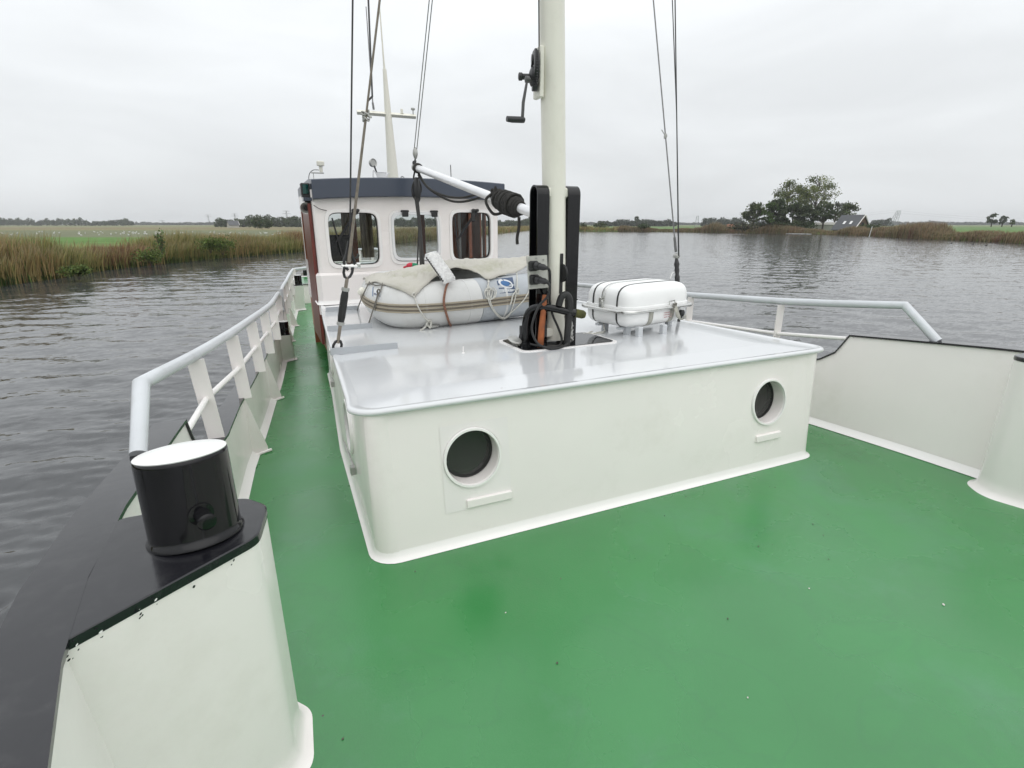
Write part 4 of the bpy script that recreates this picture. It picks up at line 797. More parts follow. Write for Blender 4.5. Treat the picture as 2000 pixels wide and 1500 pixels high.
b = MB(); P = Vector(Cx)
for i in range(3): b.tube(smoothpts([P+Vector((.02*math.cos(a+i), .015*math.sin(a), -.02+.02*i+.012*math.sin(2*a))) for a in (0, 1.3, 2.6, 3.9, 5.2, 6.5)], 3), .005, 5)
b.tube([P+Vector((-.03, 0, .01)), P+Vector((.035, 0, -.005))], .006, 6); loose(b, 'wire_clamp', M['galv'], 'small knotted clamp on the thick brownish stay left of the signal mast', 'clamp')
# right shroud
t = thing('turnbuckle', (1.55,1.481,0.71), 'black taped turnbuckle behind the white life raft case', 'turnbuckle')
A = Vector((1.55,1.474,0.711)); B = Vector((1.55,1.597,1.38)); d = B-A
b = MB(); b.tube([A, A+d*.6, A+d*.63, A+d*.70, A+d*.73, A+d*.79, A+d*.82, A+d*.87, A+d*.90, A+d*.95], [.014, .016, .022, .024, .017, .024, .019, .026, .02, .012], 12); b.build('sleeve', M['plastic_black'], t)
b = MB(); b.lathe(A+d*.98, (0, 1, 0), [(.01, -.03), (.024, -.02), (.024, .02), (.01, .03)], 14); b.build('eye', M['galv'], t)
b = MB(); b.tube(smoothpts([A+d*.72+Vector((-.08, 0, -.03)), A+d*.76+Vector((-.05, 0, 0)), A+d*.74, A+d*.9, A+d*.88+Vector((.01, 0, 0))], 4), .004, 5); b.build('tie_wire', M['steel'], t)
A = (1.55,1.607,1.402); B = (1.5,2.128,3.568); b = MB(); b.tube([A, ext(A, B, .06)], .012, 8); b.tube([A, ext(A, B, 2.2)], .0065, 6); loose(b, 'stay_wire', M['wire'], 'grey slanting stay wire above the life raft with a small tie on it', 'wire')
P = Vector(ext(A, B, .47)); b = MB(); b.tube([P+Vector((-.004, 0, -.02)), P, P+Vector((0, 0, .02))], [.012, .016, .011], 8); b.tube([P, P+Vector((-.05, 0, .05))], .004, 5); loose(b, 'wire_tie', M['galv'], 'small knotted tie on the grey slanting stay right of the mast', 'knot')
A = (1.55,1.565,1.367); B = (1.5,1.832,3.474); b = MB(); b.tube([A, ext(A, B, .5), ext(A, B, 2.2)], [.0075, .0055, .0055], 6); loose(b, 'stay_wire', M['wire_dark'], 'thicker near vertical black wire behind the life raft, rightmost stay', 'wire')
A = (1.54,1.728,2.512); B = (1.5,1.868,3.486); b = MB(); b.tube([A, ext(A, B, 3.2)], .0045, 6); loose(b, 'stay_wire', M['wire_dark'], 'very thin wire joining the rightmost black stay halfway up', 'wire')
# ================================================================ DINGHY
din = thing('inflatable_dinghy', (-.2, 2.8, .755), 'light grey inflatable dinghy lying under a canvas cover on the roof', 'dinghy')
TR = .208; yc = 2.41; zc = .968
TPp = [(.72,2.50,.975),(.3,2.42,.972),(-.2,2.335,.958),(-.62,2.30,.952),(-.86,2.36,.955),(-.92,2.64,.96),(-.905,3.0,.965),(-.85,3.36,.96),(-.7,3.58,.955),(-.2,3.68,.958),(.72,3.68,.975)]
path = smoothpts(TPp, 4)
rad = [TR]*len(path); rad[0] = .10; rad[-1] = .10
i0 = next(i for i, p in enumerate(path) if p.x < -.30)
b = MB(); b.tube(path[i0-1:], rad[i0-1:], 28); b.build('buoyancy_tube', M['tube_white'], din, smooth=55)
b = MB(); b.tube(path[:i0], [r*1.004 for r in rad[:i0]], 28); b.build('buoyancy_tube', M['tube_grey'], din, smooth=55)
b = MB(); b.box((-.1, 3.05, .93), (1.6, 1.1, .03)); b.build('floor', M['tube_grey'], din)
for k, mm in ((0, 'strake'), (1, 'strake_dark'), (2, 'strake'), (3, 'strake_dark'), (4, 'strake')):
    rows = []; zz = .032-.016*k; w = .007 if k % 2 == 0 else .003
    for i, p in enumerate(path):
        if i == 0 or i == len(path)-1: continue
        tg = (path[i+1]-path[i-1]).normalized(); o = Vector((tg.y, -tg.x, 0)).normalized()*-1
        kk = 1/max(.6, math.sqrt((1+(path[i+1]-p).normalized().dot((p-path[i-1]).normalized()))/2))
        rr_ = TR*kk; rows.append([p+o*(rr_-.006)+Vector((0, 0, zz+.008)), p+o*(rr_+w)+Vector((0, 0, zz+.006)), p+o*(rr_+w)+Vector((0, 0, zz-.006)), p+o*(rr_-.006)+Vector((0, 0, zz-.008))])
    b = MB(); b.sweep(rows); b.build('rubbing_strake', M[mm], din, smooth=50)
for p in (-.33, -.66, .02):
    i = min(range(len(path)), key=lambda k: abs(path[k].x-p)+(path[k].y > 3)*9); c = path[i]; tg_ = (path[i+1]-path[i-1]).normalized(); b = MB()
    b.lathe(c, tg_, [(TR-.001, -.012), (TR+.0018, -.011), (TR+.0018, .011), (TR-.001, .012)], 40); b.build('seam_tape', M['tube_white'], din)
LG = [[Vector(p) for p in r] for r in ([(0.02,2.29,1.159), (0.109,2.3,1.16), (0.204,2.32,1.164)], [(0.004,2.228,1.123), (0.094,2.242,1.123), (0.186,2.258,1.127)], [(0.004,2.192,1.08), (0.087,2.204,1.079), (0.177,2.216,1.079)], [(0.004,2.169,1.035), (0.093,2.182,1.034), (0.179,2.196,1.033)])]
BG = [[Vector(p) for p in r] for r in ([(-1.076,2.61,1.102), (-1.059,2.501,1.107), (-1.038,2.399,1.108)], [(-1.095,2.544,1.068), (-1.076,2.426,1.071), (-1.053,2.34,1.066)], [(-1.106,2.496,1.033), (-1.086,2.386,1.031), (-1.061,2.311,1.021)])]
def patch(G, nrm):
    nr, nc = len(G), len(G[0]); N_ = Vector(nrm).normalized()
    def f(u, v, lift=0):
        x = max(0, min(nc-1.0001, u*(nc-1))); y = max(0, min(nr-1.0001, (1-v)*(nr-1))); i, j = int(x), int(y); a_, c_ = x-i, y-j
        return G[j][i].lerp(G[j][i+1], a_).lerp(G[j+1][i].lerp(G[j+1][i+1], a_), c_)+N_*lift
    return f
logo = patch(LG, (-.1, -.9, .35)); bowp = patch(BG, (-.85, -.45, .3))
def sheet(name, f, u0, u1, v0, v1, lift, mat, parent, n=9):
    b = MB(); b.sweep([[f(u0+(u1-u0)*i/n, v0+(v1-v0)*j/n, lift) for i in range(n+1)] for j in range(n+1)]); return b.build(name, mat, parent)
lg = sheet('logo_panel', logo, 0, 1, 0, 1, 0, M['decal_navy'], din)
def decal_loop(name, cu_, cv_, ax_, aa, w0, tilt, mat, lift, fill=False, a_from=0, a_to=360):
    b = MB(); rows = []; n = 40
    for i in range(n+1):
        t_ = R(a_from+(a_to-a_from)*i/n); row = []
        for k in ((0, 1) if fill else (1-w0*(.25+.75*abs(math.sin(t_/2))), 1)):
            u, v = ax_*k*math.cos(t_), aa*k*math.sin(t_); row.append(logo(cu_+u*math.cos(tilt)-v*math.sin(tilt), cv_+u*math.sin(tilt)+v*math.cos(tilt), lift))
        rows.append(row)
    b.sweep(rows); b.build(name, mat, lg)
decal_loop('logo_ring', .50, .60, .46, .27, .45, -.5, M['decal_white'], .002, False, -230, 120)
decal_loop('logo_oval', .47, .62, .28, .17, 0, -.4, M['decal_blue'], .004, True)
def text3(txt, size, mat, name, parent, fn, align='CENTER', bold=0):
    cu = bpy.data.curves.new('lettering', 'FONT'); cu.body = txt; cu.size = size; cu.align_x = align; cu.align_y = 'CENTER'; cu.offset = bold
    o = bpy.data.objects.new('lettering', cu); COL.objects.link(o); dg = bpy.context.evaluated_depsgraph_get(); me = bpy.data.meshes.new_from_object(o.evaluated_get(dg))
    bpy.data.objects.remove(o); q = rootloc(parent)
    for v in me.vertices: v.co = Vector(fn(v.co.x, v.co.y))-q
    me.materials.clear(); me.materials.append(mat); me.name = name; ob = bpy.data.objects.new(name, me); COL.objects.link(ob); ob.parent = parent; return ob
text3('ZEABI', .24, M['decal_white'], 'logo_lettering', lg, lambda x, y: logo(.52+x*1.12, .12+y*.8, .004), bold=.004)
lb = sheet('bow_label', bowp, .25, 1, 0, .75, 0, M['decal_white'], din); text3('MAKL', .30, M['ink'], 'label_lettering', lb, lambda x, y: bowp(.64+x, .30+y*.9, .0035), bold=.004)
sheet('blue_stripe', bowp, .08, .16, 0, 1, .001, M['decal_blue'], lb)
# canvas cover
hem = [(-1.092,2.865,1.096), (-1.077,2.726,1.118), (-1.045,2.633,1.14), (-1.023,2.441,1.139), (-0.989,2.323,1.131), (-0.953,2.248,1.12), (-0.884,2.171,1.09), (-0.819,2.118,1.053), (-0.758,2.137,1.1), (-0.651,2.215,1.162), (-0.51,2.331,1.223), (-0.384,2.341,1.268), (-0.254,2.358,1.249), (-0.138,2.372,1.211), (-0.083,2.241,1.159), (0.038,2.294,1.177), (0.159,2.352,1.192), (0.279,2.399,1.199), (0.406,2.467,1.239), (0.501,2.487,1.295), (.60, 2.42, 1.20)]
rid = [(-1.02,3.2,1.095), (-0.991,3.15,1.129), (-0.937,3.1,1.157), (-0.884,3,1.183), (-0.822,2.95,1.205), (-0.762,2.9,1.221), (-0.676,2.85,1.242), (-0.602,2.8,1.262), (-0.54,2.8,1.268), (-0.457,2.8,1.278), (-0.363,2.8,1.282), (-0.246,2.8,1.296), (-0.093,2.85,1.299), (0.06,2.9,1.305), (0.186,2.9,1.305), (0.297,2.9,1.302), (0.403,2.9,1.302), (0.511,2.9,1.307), (0.591,2.85,1.308), (0.657,2.8,1.314), (.66, 2.85, 1.28)]
hs, rs = smoothpts(hem, 4), smoothpts(rid, 4)
def off_tube(p, m=.016):
    best = None
    for a_, c_ in zip(path[:-1], path[1:]):
        d_ = c_-a_; t_ = max(0, min(1, (p-a_).dot(d_)/d_.dot(d_))); q_ = a_+d_*t_; l_ = (p-q_).length
        if best is None or l_ < best[0]: best = (l_, q_)
    return p if best[0] > TR+m else best[1]+(p-best[1]).normalized()*(TR+m)
rows = []
for i, (h, r_) in enumerate(zip(hs, rs)):
    row = []
    for k in range(11):
        u = k/10; p = h.lerp(r_, u); sgn = math.sin(PI*u)
        p = p+Vector((0, 0, .030*sgn*(1 if i > 30 else .55)+.013*math.sin(i*.55+k*.8)*sgn+.011*math.sin(i*1.15-k*1.5+math.sin(i*.4)*2)*sgn+.007*math.sin(i*2.3+k*.4)*sgn+.006*abs(math.sin(i*.8+k*1.1)))); row.append(off_tube(p))
    bk = Vector((r_.x*.95, 3.75, 1.12)); row += [r_.lerp(bk, .4)+Vector((0, 0, -.01)), r_.lerp(bk, .8)+Vector((0, 0, -.02)), bk+Vector((0, .05, -.06))]
    rows.append(row)
b = MB(); b.sweep(rows); cov = loose(b, 'canvas_cover', M['canvas'], 'stained off white canvas cover draped over the grey dinghy', 'cover', smooth=60)
sm = cov.modifiers.new('thick', 'SOLIDIFY'); sm.thickness = .006
hemroot = thing('cover_lashing', (-0.817,2.122,1.061), 'thin white cord tying the canvas corner down to the roof', 'rope')
def cord(name, pts, r, mat, parent=None, label=None, n=5):
    b = MB(); b.tube(smoothpts(pts, n), r, 7); 
    return b.build(name, mat, parent) if parent else loose(b, name, mat, label, 'rope')
def knot(name, c, rad, r, mat, parent, turns=3):
    b = MB(); c = Vector(c); b.tube([c+Vector((rad*math.cos(2*PI*i/9)*(.7+.3*math.sin(i)), rad*.5*math.sin(i*1.7), rad*1.3*math.sin(2*PI*i/9+.5*math.sin(i*.7)))) for i in range(9*turns)], r, 6); b.build(name, mat, parent)
cord('cord', [(-0.816,2.127,1.065), (-0.809,2.108,1.032), (-0.794,2.092,0.976), (-0.758,2.092,0.903), (-0.719,2.106,0.853), (-0.673,2.132,0.809)], .0055, M['rope_white'], hemroot); knot('knot', (-0.816,2.127,1.069), .016, .005, M['rope_white'], hemroot, 2); knot('knot', (-0.692,2.129,0.811), .028, .007, M['rope_white'], hemroot)
cord('cord_end', [(-0.704,2.136,0.807), (-0.738,2.12,0.78), (-0.79,2.08,0.764)], .008, M['rope_white'], hemroot)
b = MB(); b.box((-0.638,2.159,0.779), (.07, .05, .022), bev=.006); b.build('cleat', M['galv'], hemroot)
rt = thing('cover_lashing', (-0.116,2.174,1.101), 'white cord looped in a knot on the dinghy beside the blue logo', 'rope')
cord('cord', [(-0.073,2.264,1.165), (-0.098,2.191,1.117), (-0.107,2.148,1.057), (-0.111,2.127,0.99), (-0.097,2.127,0.938), (-0.031,2.164,0.852), (0.047,2.222,0.799), (0.11,2.246,0.791), (0.135,2.204,0.84), (0.202,2.188,0.902), (0.267,2.189,0.961), (0.318,2.205,1.029), (0.34,2.227,1.075)], .006, M['rope_white'], rt)
cord('cord', [(-0.076,2.233,1.15), (-0.124,2.153,1.076), (-0.124,2.121,0.968), (-0.055,2.154,0.865), (0.031,2.224,0.795), (0.098,2.266,0.774)], .006, M['rope_white'], rt)
for dx, dz in ((0, 0), (.022, -.008), (.04, 0)):
    cord('loop', [Vector(p)+Vector((dx, 0, dz)) for p in ((-0.131,2.162,1.089), (-0.157,2.137,1.052), (-0.142,2.124,1.001), (-0.099,2.13,1.012), (-0.079,2.155,1.064), (-0.107,2.17,1.097))], .0055, M['rope_white'], rt)
knot('knot', (-0.115,2.153,1.071), .022, .006, M['rope_white'], rt)
rt = thing('cover_lashing', (0.195,2.208,1.083), 'white cord with hanging end on the dinghy right of the blue logo', 'rope')
cord('cord', [(0.307,2.449,1.204), (0.217,2.243,1.127), (0.185,2.186,1.048), (0.162,2.17,0.984), (0.138,2.177,0.897), (0.124,2.204,0.836), (0.094,2.233,0.799)], .006, M['rope_white'], rt)
cord('cord_end', [(0.185,2.186,1.048), (0.141,2.171,1.013), (0.121,2.163,0.958), (0.106,2.164,0.92)], .007, M['rope_white'], rt); knot('knot', (0.191,2.187,1.043), .022, .006, M['rope_white'], rt)
rt = thing('bow_lashing', (-1.091,2.36,1.039), 'thin grey lines tying the dinghy bow down to the grey roof bars', 'rope')
cord('cord', [(-1.014,2.436,1.148), (-1.047,2.355,1.104), (-1.075,2.343,1.058), (-1.103,2.359,0.99), (-1.164,2.46,0.774)], .006, M['rope_grey'], rt); cord('cord', [(-1.071,2.377,1.08), (-1.106,2.358,0.95), (-1.069,2.6,0.839)], .005, M['rope_grey'], rt); knot('knot', (-1.067,2.373,1.085), .016, .005, M['rope_grey'], rt, 2)
cord('cord', [(-1.067,2.775,1.132), (-1.134,2.734,1.035), (-1.1,3.213,0.896), (-1.069,3.74,0.718)], .006, M['rope_grey'], rt); cord('cord', [(-1.074,2.739,1.126), (-1.062,2.524,1.123), (-1.024,2.412,1.137)], .006, M['rope_grey'], rt)
b = MB(); b.lathe((-1.124,2.911,1.029), (0.3, -.6, .4), [(.012, -.05), (.034, -.03), (.036, .02), (.02, .04)], 12); b.build('bow_fitting', M['cream'], din)
b = MB(); b.tube(smoothpts([(-0.441,2.266,1.176), (-0.5,2.176,1.137), (-0.539,2.118,1.082), (-0.564,2.081,0.999), (-0.553,2.079,0.927), (-0.531,2.099,0.859), (-0.499,2.145,0.794), (-0.434,2.259,0.722)], 5), .0105, 8)
loose(b, 'brown_rope', M['rope_brown'], 'reddish brown braided rope hanging over the middle of the dinghy', 'rope')
# fleece brush head
t = thing('deck_brush', (-0.551,2.25,1.293), 'white fleecy brush pad leaning on top of the dinghy cover', 'brush')
A, B = Vector((-0.59,2.34,1.395)), Vector((-0.487,2.14,1.175)); ux = (B-A).normalized(); uz = Vector((.25, -.93, .28)); uz = (uz-ux*uz.dot(ux)).normalized(); uy = uz.cross(ux); Lh = (B-A).length/2; cM = (A+B)/2
def slabpt(u, v, w): return cM+ux*u+uy*v+uz*w
V = []; F = []; nu, nv = 60, 30
for i in range(nu+1):
    for j in range(nv+1):
        u = -1+2*i/nu; v = -1+2*j/nv; e_ = max(0, 1-abs(u)**8)**.5*max(0, 1-abs(v)**6)**.5
        V.append(slabpt(u*(Lh+.01), v*.060, .040*e_+rng.normal(0, .0035)))
for i in range(nu):
    for j in range(nv): k = i*(nv+1)+j; F.append((k, k+1, k+nv+2, k+nv+1))
b = MB(); b.add(V, F); b.build('fleece', M['fleece'], t, smooth=180)
b = MB(); Mx = Matrix((ux, uy, uz)).transposed(); b.box(cM-uz*.012, (2*Lh+.015, .118, .034), Mx, bev=.012); b.build('brush_back', M['white_gloss'], t)
b = MB(); b.box(cM-uz*.004, (2*Lh-.04, .124, .012), Mx)
for k in range(12): b.box(cM+ux*(-Lh+.03+k*.0265*Lh/.17)-uy*.061, (.006, .006, .02), Mx)
b.build('stitched_edge', M['wire_dark'], t)
t = thing('work_glove', (-0.647,2.9,1.262), 'red and green glove lying on the canvas behind the brush pad', 'glove')
b = MB(); b.lathe((-0.63,2.95,1.258), (1, 0, .2), [(.008, -.035), (.02, -.03), (.026, 0), (.02, .03), (.008, .035)], 12); b.lathe((-0.662,2.95,1.249), (-1, 0, -.3), [(.010, 0), (.009, .03), (.005, .04)], 8); b.build('red_palm', M['glove_red'], t)
b = MB(); b.lathe((-0.594,2.95,1.257), (1, 0, -.15), [(.008, -.03), (.024, -.02), (.022, .03), (.008, .04)], 12); b.build('green_cuff', M['glove_green'], t)
# ================================================================ LIFE RAFT
RC = Vector((.945, 1.345, .99)); ra = R(12); e1 = Vector((math.cos(ra), math.sin(ra), 0)); e2 = Vector((-math.sin(ra), math.cos(ra), 0)); ez = Vector((0, 0, 1))
HA, HB, HU, HD, PW = .405, .262, .195, .150, 6
def rp(x, y, z): return RC+e1*x+e2*y+ez*z
def sup(d, up):
    c = HU if d[2] >= 0 else HD; k = (abs(d[0]/HA)**PW+abs(d[1]/HB)**PW+abs(d[2]/c)**(PW*.75))**(-1/PW)
    for _ in range(6):
        g = abs(k*d[0]/HA)**PW+abs(k*d[1]/HB)**PW+abs(k*d[2]/c)**(PW*.75); k *= g**(-1/(PW*.9))
    return (d[0]*k, d[1]*k, d[2]*k)
raft = thing('life_raft', rp(0, 0, -HD), 'white life raft case with straps on a low cradle, right of the mast', 'life raft')
for up, nm in ((1, 'upper_shell'), (-1, 'lower_shell')):
    b = MB(); nlat, nlon = 26, 112; rows = []
    for i in range(nlat+1):
        th = (i/nlat)*PI/2; row = []
        for j in range(nlon):
            ph = 2*PI*j/nlon; d = (HA*math.cos(ph)*math.cos(th), HB*math.sin(ph)*math.cos(th), up*HU*math.sin(th)+1e-9*up); p = sup(d, up); row.append(rp(p[0], p[1], p[2]+.002*up))
        rows.append(row)
    b.sweep(rows, closed=True); b.build(nm, M['raft_white'], raft, smooth=60)
    rows = []
    for o, h in ((-.01, .03), (.009, .028), (.011, .022), (.011, 0)):
        row = []
        for j in range(nlon):
            ph = 2*PI*j/nlon; d = (HA*math.cos(ph), HB*math.sin(ph), 1e-9*up); p = sup(d, up); q = Vector((p[0], p[1], 0)); q = q*(1+o/q.length); row.append(rp(q.x, q.y, up*h*(1 if up > 0 else .7)))
        rows.append(row)
    b = MB(); b.sweep(rows, closed=True); b.build('flange', M['raft_white'], raft, smooth=60)
def strap(y0, w, mat, name, axis=0, off=.004, a0=0, a1=360, x0=0):
    b = MB(); rows = []; n = 72
    for i in range(n+1):
        a = R(a0+(a1-a0)*i/n); row = []
        for s in (-w/2, w/2):
            if axis == 0: t = y0+s; base = 1-abs(t/HB)**PW; hx = HA*base**(1/PW); dx, dz = math.cos(a), math.sin(a)
            else: t = x0+s; base = 1-abs(t/HA)**PW; hx = HB*base**(1/PW); dx, dz = math.cos(a), math.sin(a)
            c = (HU if dz >= 0 else HD)*base**(1/(PW*.75)); k = 1/((abs(dx/hx)**PW+abs(dz/c)**PW)**(1/PW))
            for _ in range(6): g = abs(k*dx/hx)**PW+abs(k*dz/c)**(PW*.75); k *= g**(-1/(PW*.9))
            k += off; row.append(rp(k*dx, t, k*dz) if axis == 0 else rp(t, k*dx, k*dz))
        rows.append(row)
    b.sweep(rows); o = b.build(name, mat, raft, smooth=60); m = o.modifiers.new('thick', 'SOLIDIFY'); m.thickness = .003; m.offset = 0; return o
strap(-.135, .014, M['strap_black'], 'black_band'); strap(.13, .014, M['strap_black'], 'black_band')
strap(.02, .036, M['steel'], 'steel_band', a0=0, a1=172)
for x0 in (-.135, .135): strap(0, .052, M['webbing'], 'webbing_strap', axis=1, x0=x0, a0=183, a1=357)
b = MB(); c = rp(-HA-.02, .02, .035); b.box(c, (.022, .045, .06), bev=.006); b.box(c+Vector((-.012, 0, .03)), (.012, .03, .05), bev=.004); b.build('buckle', M['steel'], raft)
# cradle
cr = thing('raft_cradle', rp(0, 0, -.21), 'steel pipe frame with short grey legs carrying the life raft', 'cradle')
FA, FB = .425, .28; rc = []
for sx, sy, a0 in ((-1, -1, 180), (1, -1, 270), (1, 1, 0), (-1, 1, 90)):
    for k in range(6): a = R(a0+90*k/5); rc.append(rp(sx*(FA-.09)+.09*math.cos(a), sy*(FB-.09)+.09*math.sin(a), -.006))
b = MB(); b.tube(rc, .0155, 12, closed=True); b.build('rail', M['steel'], cr, smooth=50)
for (x, y) in ((.66, 1.40), (.70, 1.14), (.735, 1.03), (.985, 1.035), (1.30, 1.34)):
    b = MB(); z0 = roofz(y); b.box((x, y, (z0+.86)/2), (.045, .045, .86-z0), bev=.004); b.build('leg', M['rail_grey'], cr, smooth=0)
b = MB(); b.box(rp(0, -.12, -.155), (.72, .04, .02), Matrix.Rotation(ra, 3, 'Z')); b.box(rp(0, .12, -.155), (.72, .04, .02), Matrix.Rotation(ra, 3, 'Z')); b.build('crossbar', M['rail_grey'], cr, smooth=0)
t = thing('release_strap', rp(.25, -.29, 0), 'worn webbing loop with dark release buckle on the life raft front', 'strap')
def band(pts, w, wd, mat, name, parent):
    b = MB(); P = smoothpts(pts, 5); D = Vector(wd); b.sweep([[p-D*w/2, p+D*w/2] for p in P]); o = b.build(name, mat, parent, smooth=60); m = o.modifiers.new('thick', 'SOLIDIFY'); m.thickness = .004
def fr(x, z, d=0): return rp(x-.085, -HB-.030-d, z)
band([fr(.215, .01), fr(.22, -.03, .02), fr(.245, -.07, .02), fr(.28, -.10, .012), fr(.32, -.115, .012), fr(.335, -.10, .02), fr(.315, -.08, .03)], .030, (.85, 0, .5), M['webbing'], 'loop', t); band([fr(.205, .0), fr(.20, -.035, .03), fr(.22, -.075, .03), fr(.255, -.10, .03)], .028, (.9, 0, .3), M['webbing'], 'loop', t)
b = MB(); b.lathe(fr(.312, -.062), (.3, -1, 0), [(.01, -.02), (.026, -.015), (.028, .015), (.012, .02)], 16); b.box(fr(.285, -.088), (.055, .03, .03), Matrix.Rotation(.3, 3, 'Y'), bev=.008); b.build('release_unit', M['plastic_black'], t)
b = MB(); b.tube([fr(.14, .02), fr(.14, .05, -.005), fr(.21, .052, -.005), fr(.212, .01)], .005, 6); b.build('wire_bail', M['steel'], t); knot('knot', fr(.213, .005), .02, .006, M['rope_grey'], t, 2)
def rtext(x, y): return rp(.085+x, -HB*((1-(abs(.085+x)/HA)**PW)**(1/PW))-.0045, -.072+y)
b = MB()
for z, segs in ((.026, ((-.06, -.052), (-.045, .06))), (.008, ((-.06, -.05), (-.044, -.02), (-.014, .02), (.026, .06))), (-.012, ((-.055, -.01), (.0, .05)))):
    for x0, x1 in segs: b.sweep([[rtext(x0+(x1-x0)*i/4, z+h) for h in (-.004, .004)] for i in range(5)])
b.build('faint_print', M['ink_red'], raft, smooth=0)
b = MB(); b.tube(smoothpts([rp(-.30, .10, -.15), rp(-.33, .06, -.19), rp(-.36, .03, -.205), rp(-.42, .05, -.208), rp(-.50, .02, -.205), rp(-.56, .08, -.205)], 4), .006, 6); b.tube(smoothpts([rp(-.36, .03, -.203), rp(-.45, -.01, -.203), rp(-.52, .06, -.203), rp(-.44, .09, -.203)], 4), .0055, 6)
loose(b, 'painter_line', M['rope_white'], 'thin pale line lying on the roof under the left end of the raft', 'rope')
# ================================================================ VEGETATION AND FAR SCENERY
def leaf_cloud(C, size, cols, flat=.0):
    n = len(C); a = rng.normal(size=(n, 3)); a /= np.linalg.norm(a, axis=1)[:, None]; t = rng.normal(size=(n, 3)); bb = np.cross(a, t); bb /= np.linalg.norm(bb, axis=1)[:, None]
    s = size*(.6+.8*rng.random(n))[:, None]; V = np.stack([C+a*s, C+bb*s*.6, C-a*s, C-bb*s*.6], 1).reshape(-1, 3)
    F = np.arange(n*4).reshape(-1, 4); return V, F, np.repeat(cols, 4, axis=0)
def mesh_obj(name, V, F, cols, mat, parent=None, off=(0, 0, 0)):
    me = npmesh(name, V-np.array(off), F, cols); me.materials.append(mat); o = bpy.data.objects.new(name, me); COL.objects.link(o)
    if parent is not None: o.parent = parent
    return o
def jit(col, n, v=.25, h=.12):
    c = np.array(col)[None, :]*(1+v*rng.normal(size=(n, 1)))*(1+h*rng.normal(size=(n, 3))); return np.clip(c, .004, .9)
def tree(base, h, w, col, label, trunk_h=.3, nl=2600, clumps=26, lsize=.45, bare=.0, group='trees round the farm', trunkr=.35, col2=None):
    base = Vector(base); root = thing('tree', base, label, 'tree', group); b = MB(); tips = []
    b.tube([base+Vector((0, 0, -.6)), base+Vector((0, 0, h*trunk_h)), base+Vector((.1*w*rng.normal()*.3, 0, h*.62)), base+Vector((0, 0, h*.9))], [trunkr, trunkr*.75, trunkr*.4, trunkr*.1], 8)
    cl = []
    for k in range(clumps):
        z = trunk_h+.08+(1-trunk_h-.1)*rng.random(); prof = math.sin(PI*min(1, max(0, (z-trunk_h+.08)/(1-trunk_h+.1)))**.8)**.6
        a = 2*PI*rng.random(); rr_ = w*(.25+.7*rng.random()**.5)*prof; p = base+Vector((rr_*math.cos(a), rr_*math.sin(a), z*h)); cl.append(p)
        q = base+Vector((0, 0, max(h*trunk_h*.9, z*h-rr_*1.0))); b.tube([q, q.lerp(p, .5)+Vector((0, 0, .05*h)), p], [trunkr*.3, trunkr*.2, trunkr*.07], 5)
    b.build('trunk', M['bark'], root)
    P = []; Cc = []; per = nl//clumps
    for p in cl:
        m = int(per*(.5+rng.random())); r = w*(.20+.12*rng.random()); d = rng.normal(size=(m, 3))*np.array([r, r, r*.62])*.62; P.append(np.array(p)[None, :]+d)
        base_c = np.array(col)*(.75+.5*rng.random()) if col2 is None or rng.random() < .6 else np.array(col2)*(.75+.5*rng.random()); Cc.append(jit(base_c, m, .18, .06))
    P = np.concatenate(P); Cc = np.concatenate(Cc)
    if bare: k = rng.random(len(P)) > bare; P, Cc = P[k], Cc[k]
    V, F, cc = leaf_cloud(P, lsize, Cc); mesh_obj('crown', V, F, cc, M['leaf'], root, base); return root
GD, GM, GL = (.058, .078, .036), (.105, .13, .052), (.17, .195, .065)
tree((158.3,141,0.1), 8.4, 3.9, GM, 'rounded smaller tree at the left end of the farm grove', .22, 2400, 30, .34, col2=GD)
tree((172.5,139.8,0), 16.6, 5.4, GL, 'tall left tree of the two high trees at the farm, open crown', .32, 2900, 44, .27, col2=GM)
tree((182.8,142.8,-0), 15.2, 3.4, GM, 'slim tall tree between the two high farm trees', .34, 1300, 26, .27)
tree((175.8,130.7,0.1), 17.6, 6.2, GL, 'tallest farm tree with broad open crown, nearest the barn', .32, 3500, 50, .27, col2=GM)
tree((159,132.5,0.1), 9.6, 3.2, GD, 'dark dense tree at the foot of the tall left farm tree', .12, 3000, 30, .36)
tree((156.7,132.2,0.1), 8.2, 3.4, (.06, .10, .025), 'bright green bushy tree in front of the dark dense one', .10, 2200, 24, .32)
tree((163.9,129.7,0.1), 8.4, 3.6, GD, 'low dark tree below the slim tall tree', .15, 2200, 24, .34)
tree((167.7,128.1,0.1), 7.6, 3.4, GD, 'low dark tree below the tallest farm tree, left side', .15, 2000, 24, .34)
tree((171.2,123.5,0.2), 8.0, 3.8, GD, 'low spreading tree below the tallest farm tree, right side', .2, 1700, 24, .34)
tree((182.9,127.7,0.1), 8.8, 2.6, (.11, .12, .09), 'greyish half bare tree left of the barn roof', .25, 700, 26, .30, .4)
tree((196.4,132.8,0), 8.6, 4.0, GM, 'round green tree rising behind the barn roof', .2, 2400, 26, .36, col2=GD)
tree((313,411.4,0.3), 7.8, 3.2, GD, 'single dark tree on the far shore above the water', .25, 700, 12, .6, group='lone trees beyond the water')
tree((380.5,171.3,0.8), 6.2, 2.6, GD, 'larger of two isolated trees at the far right horizon', .2, 900, 16, .5, group='lone trees beyond the water')
tree((382.4,167.1,0.8), 5.0, 2.0, GD, 'smaller isolated tree at the far right horizon', .2, 700, 14, .5, group='lone trees beyond the water')
tree((384,163.3,0.8), 3.4, 1.2, GM, 'tiny isolated tree at the very right of the horizon', .2, 400, 10, .5, group='lone trees beyond the water')
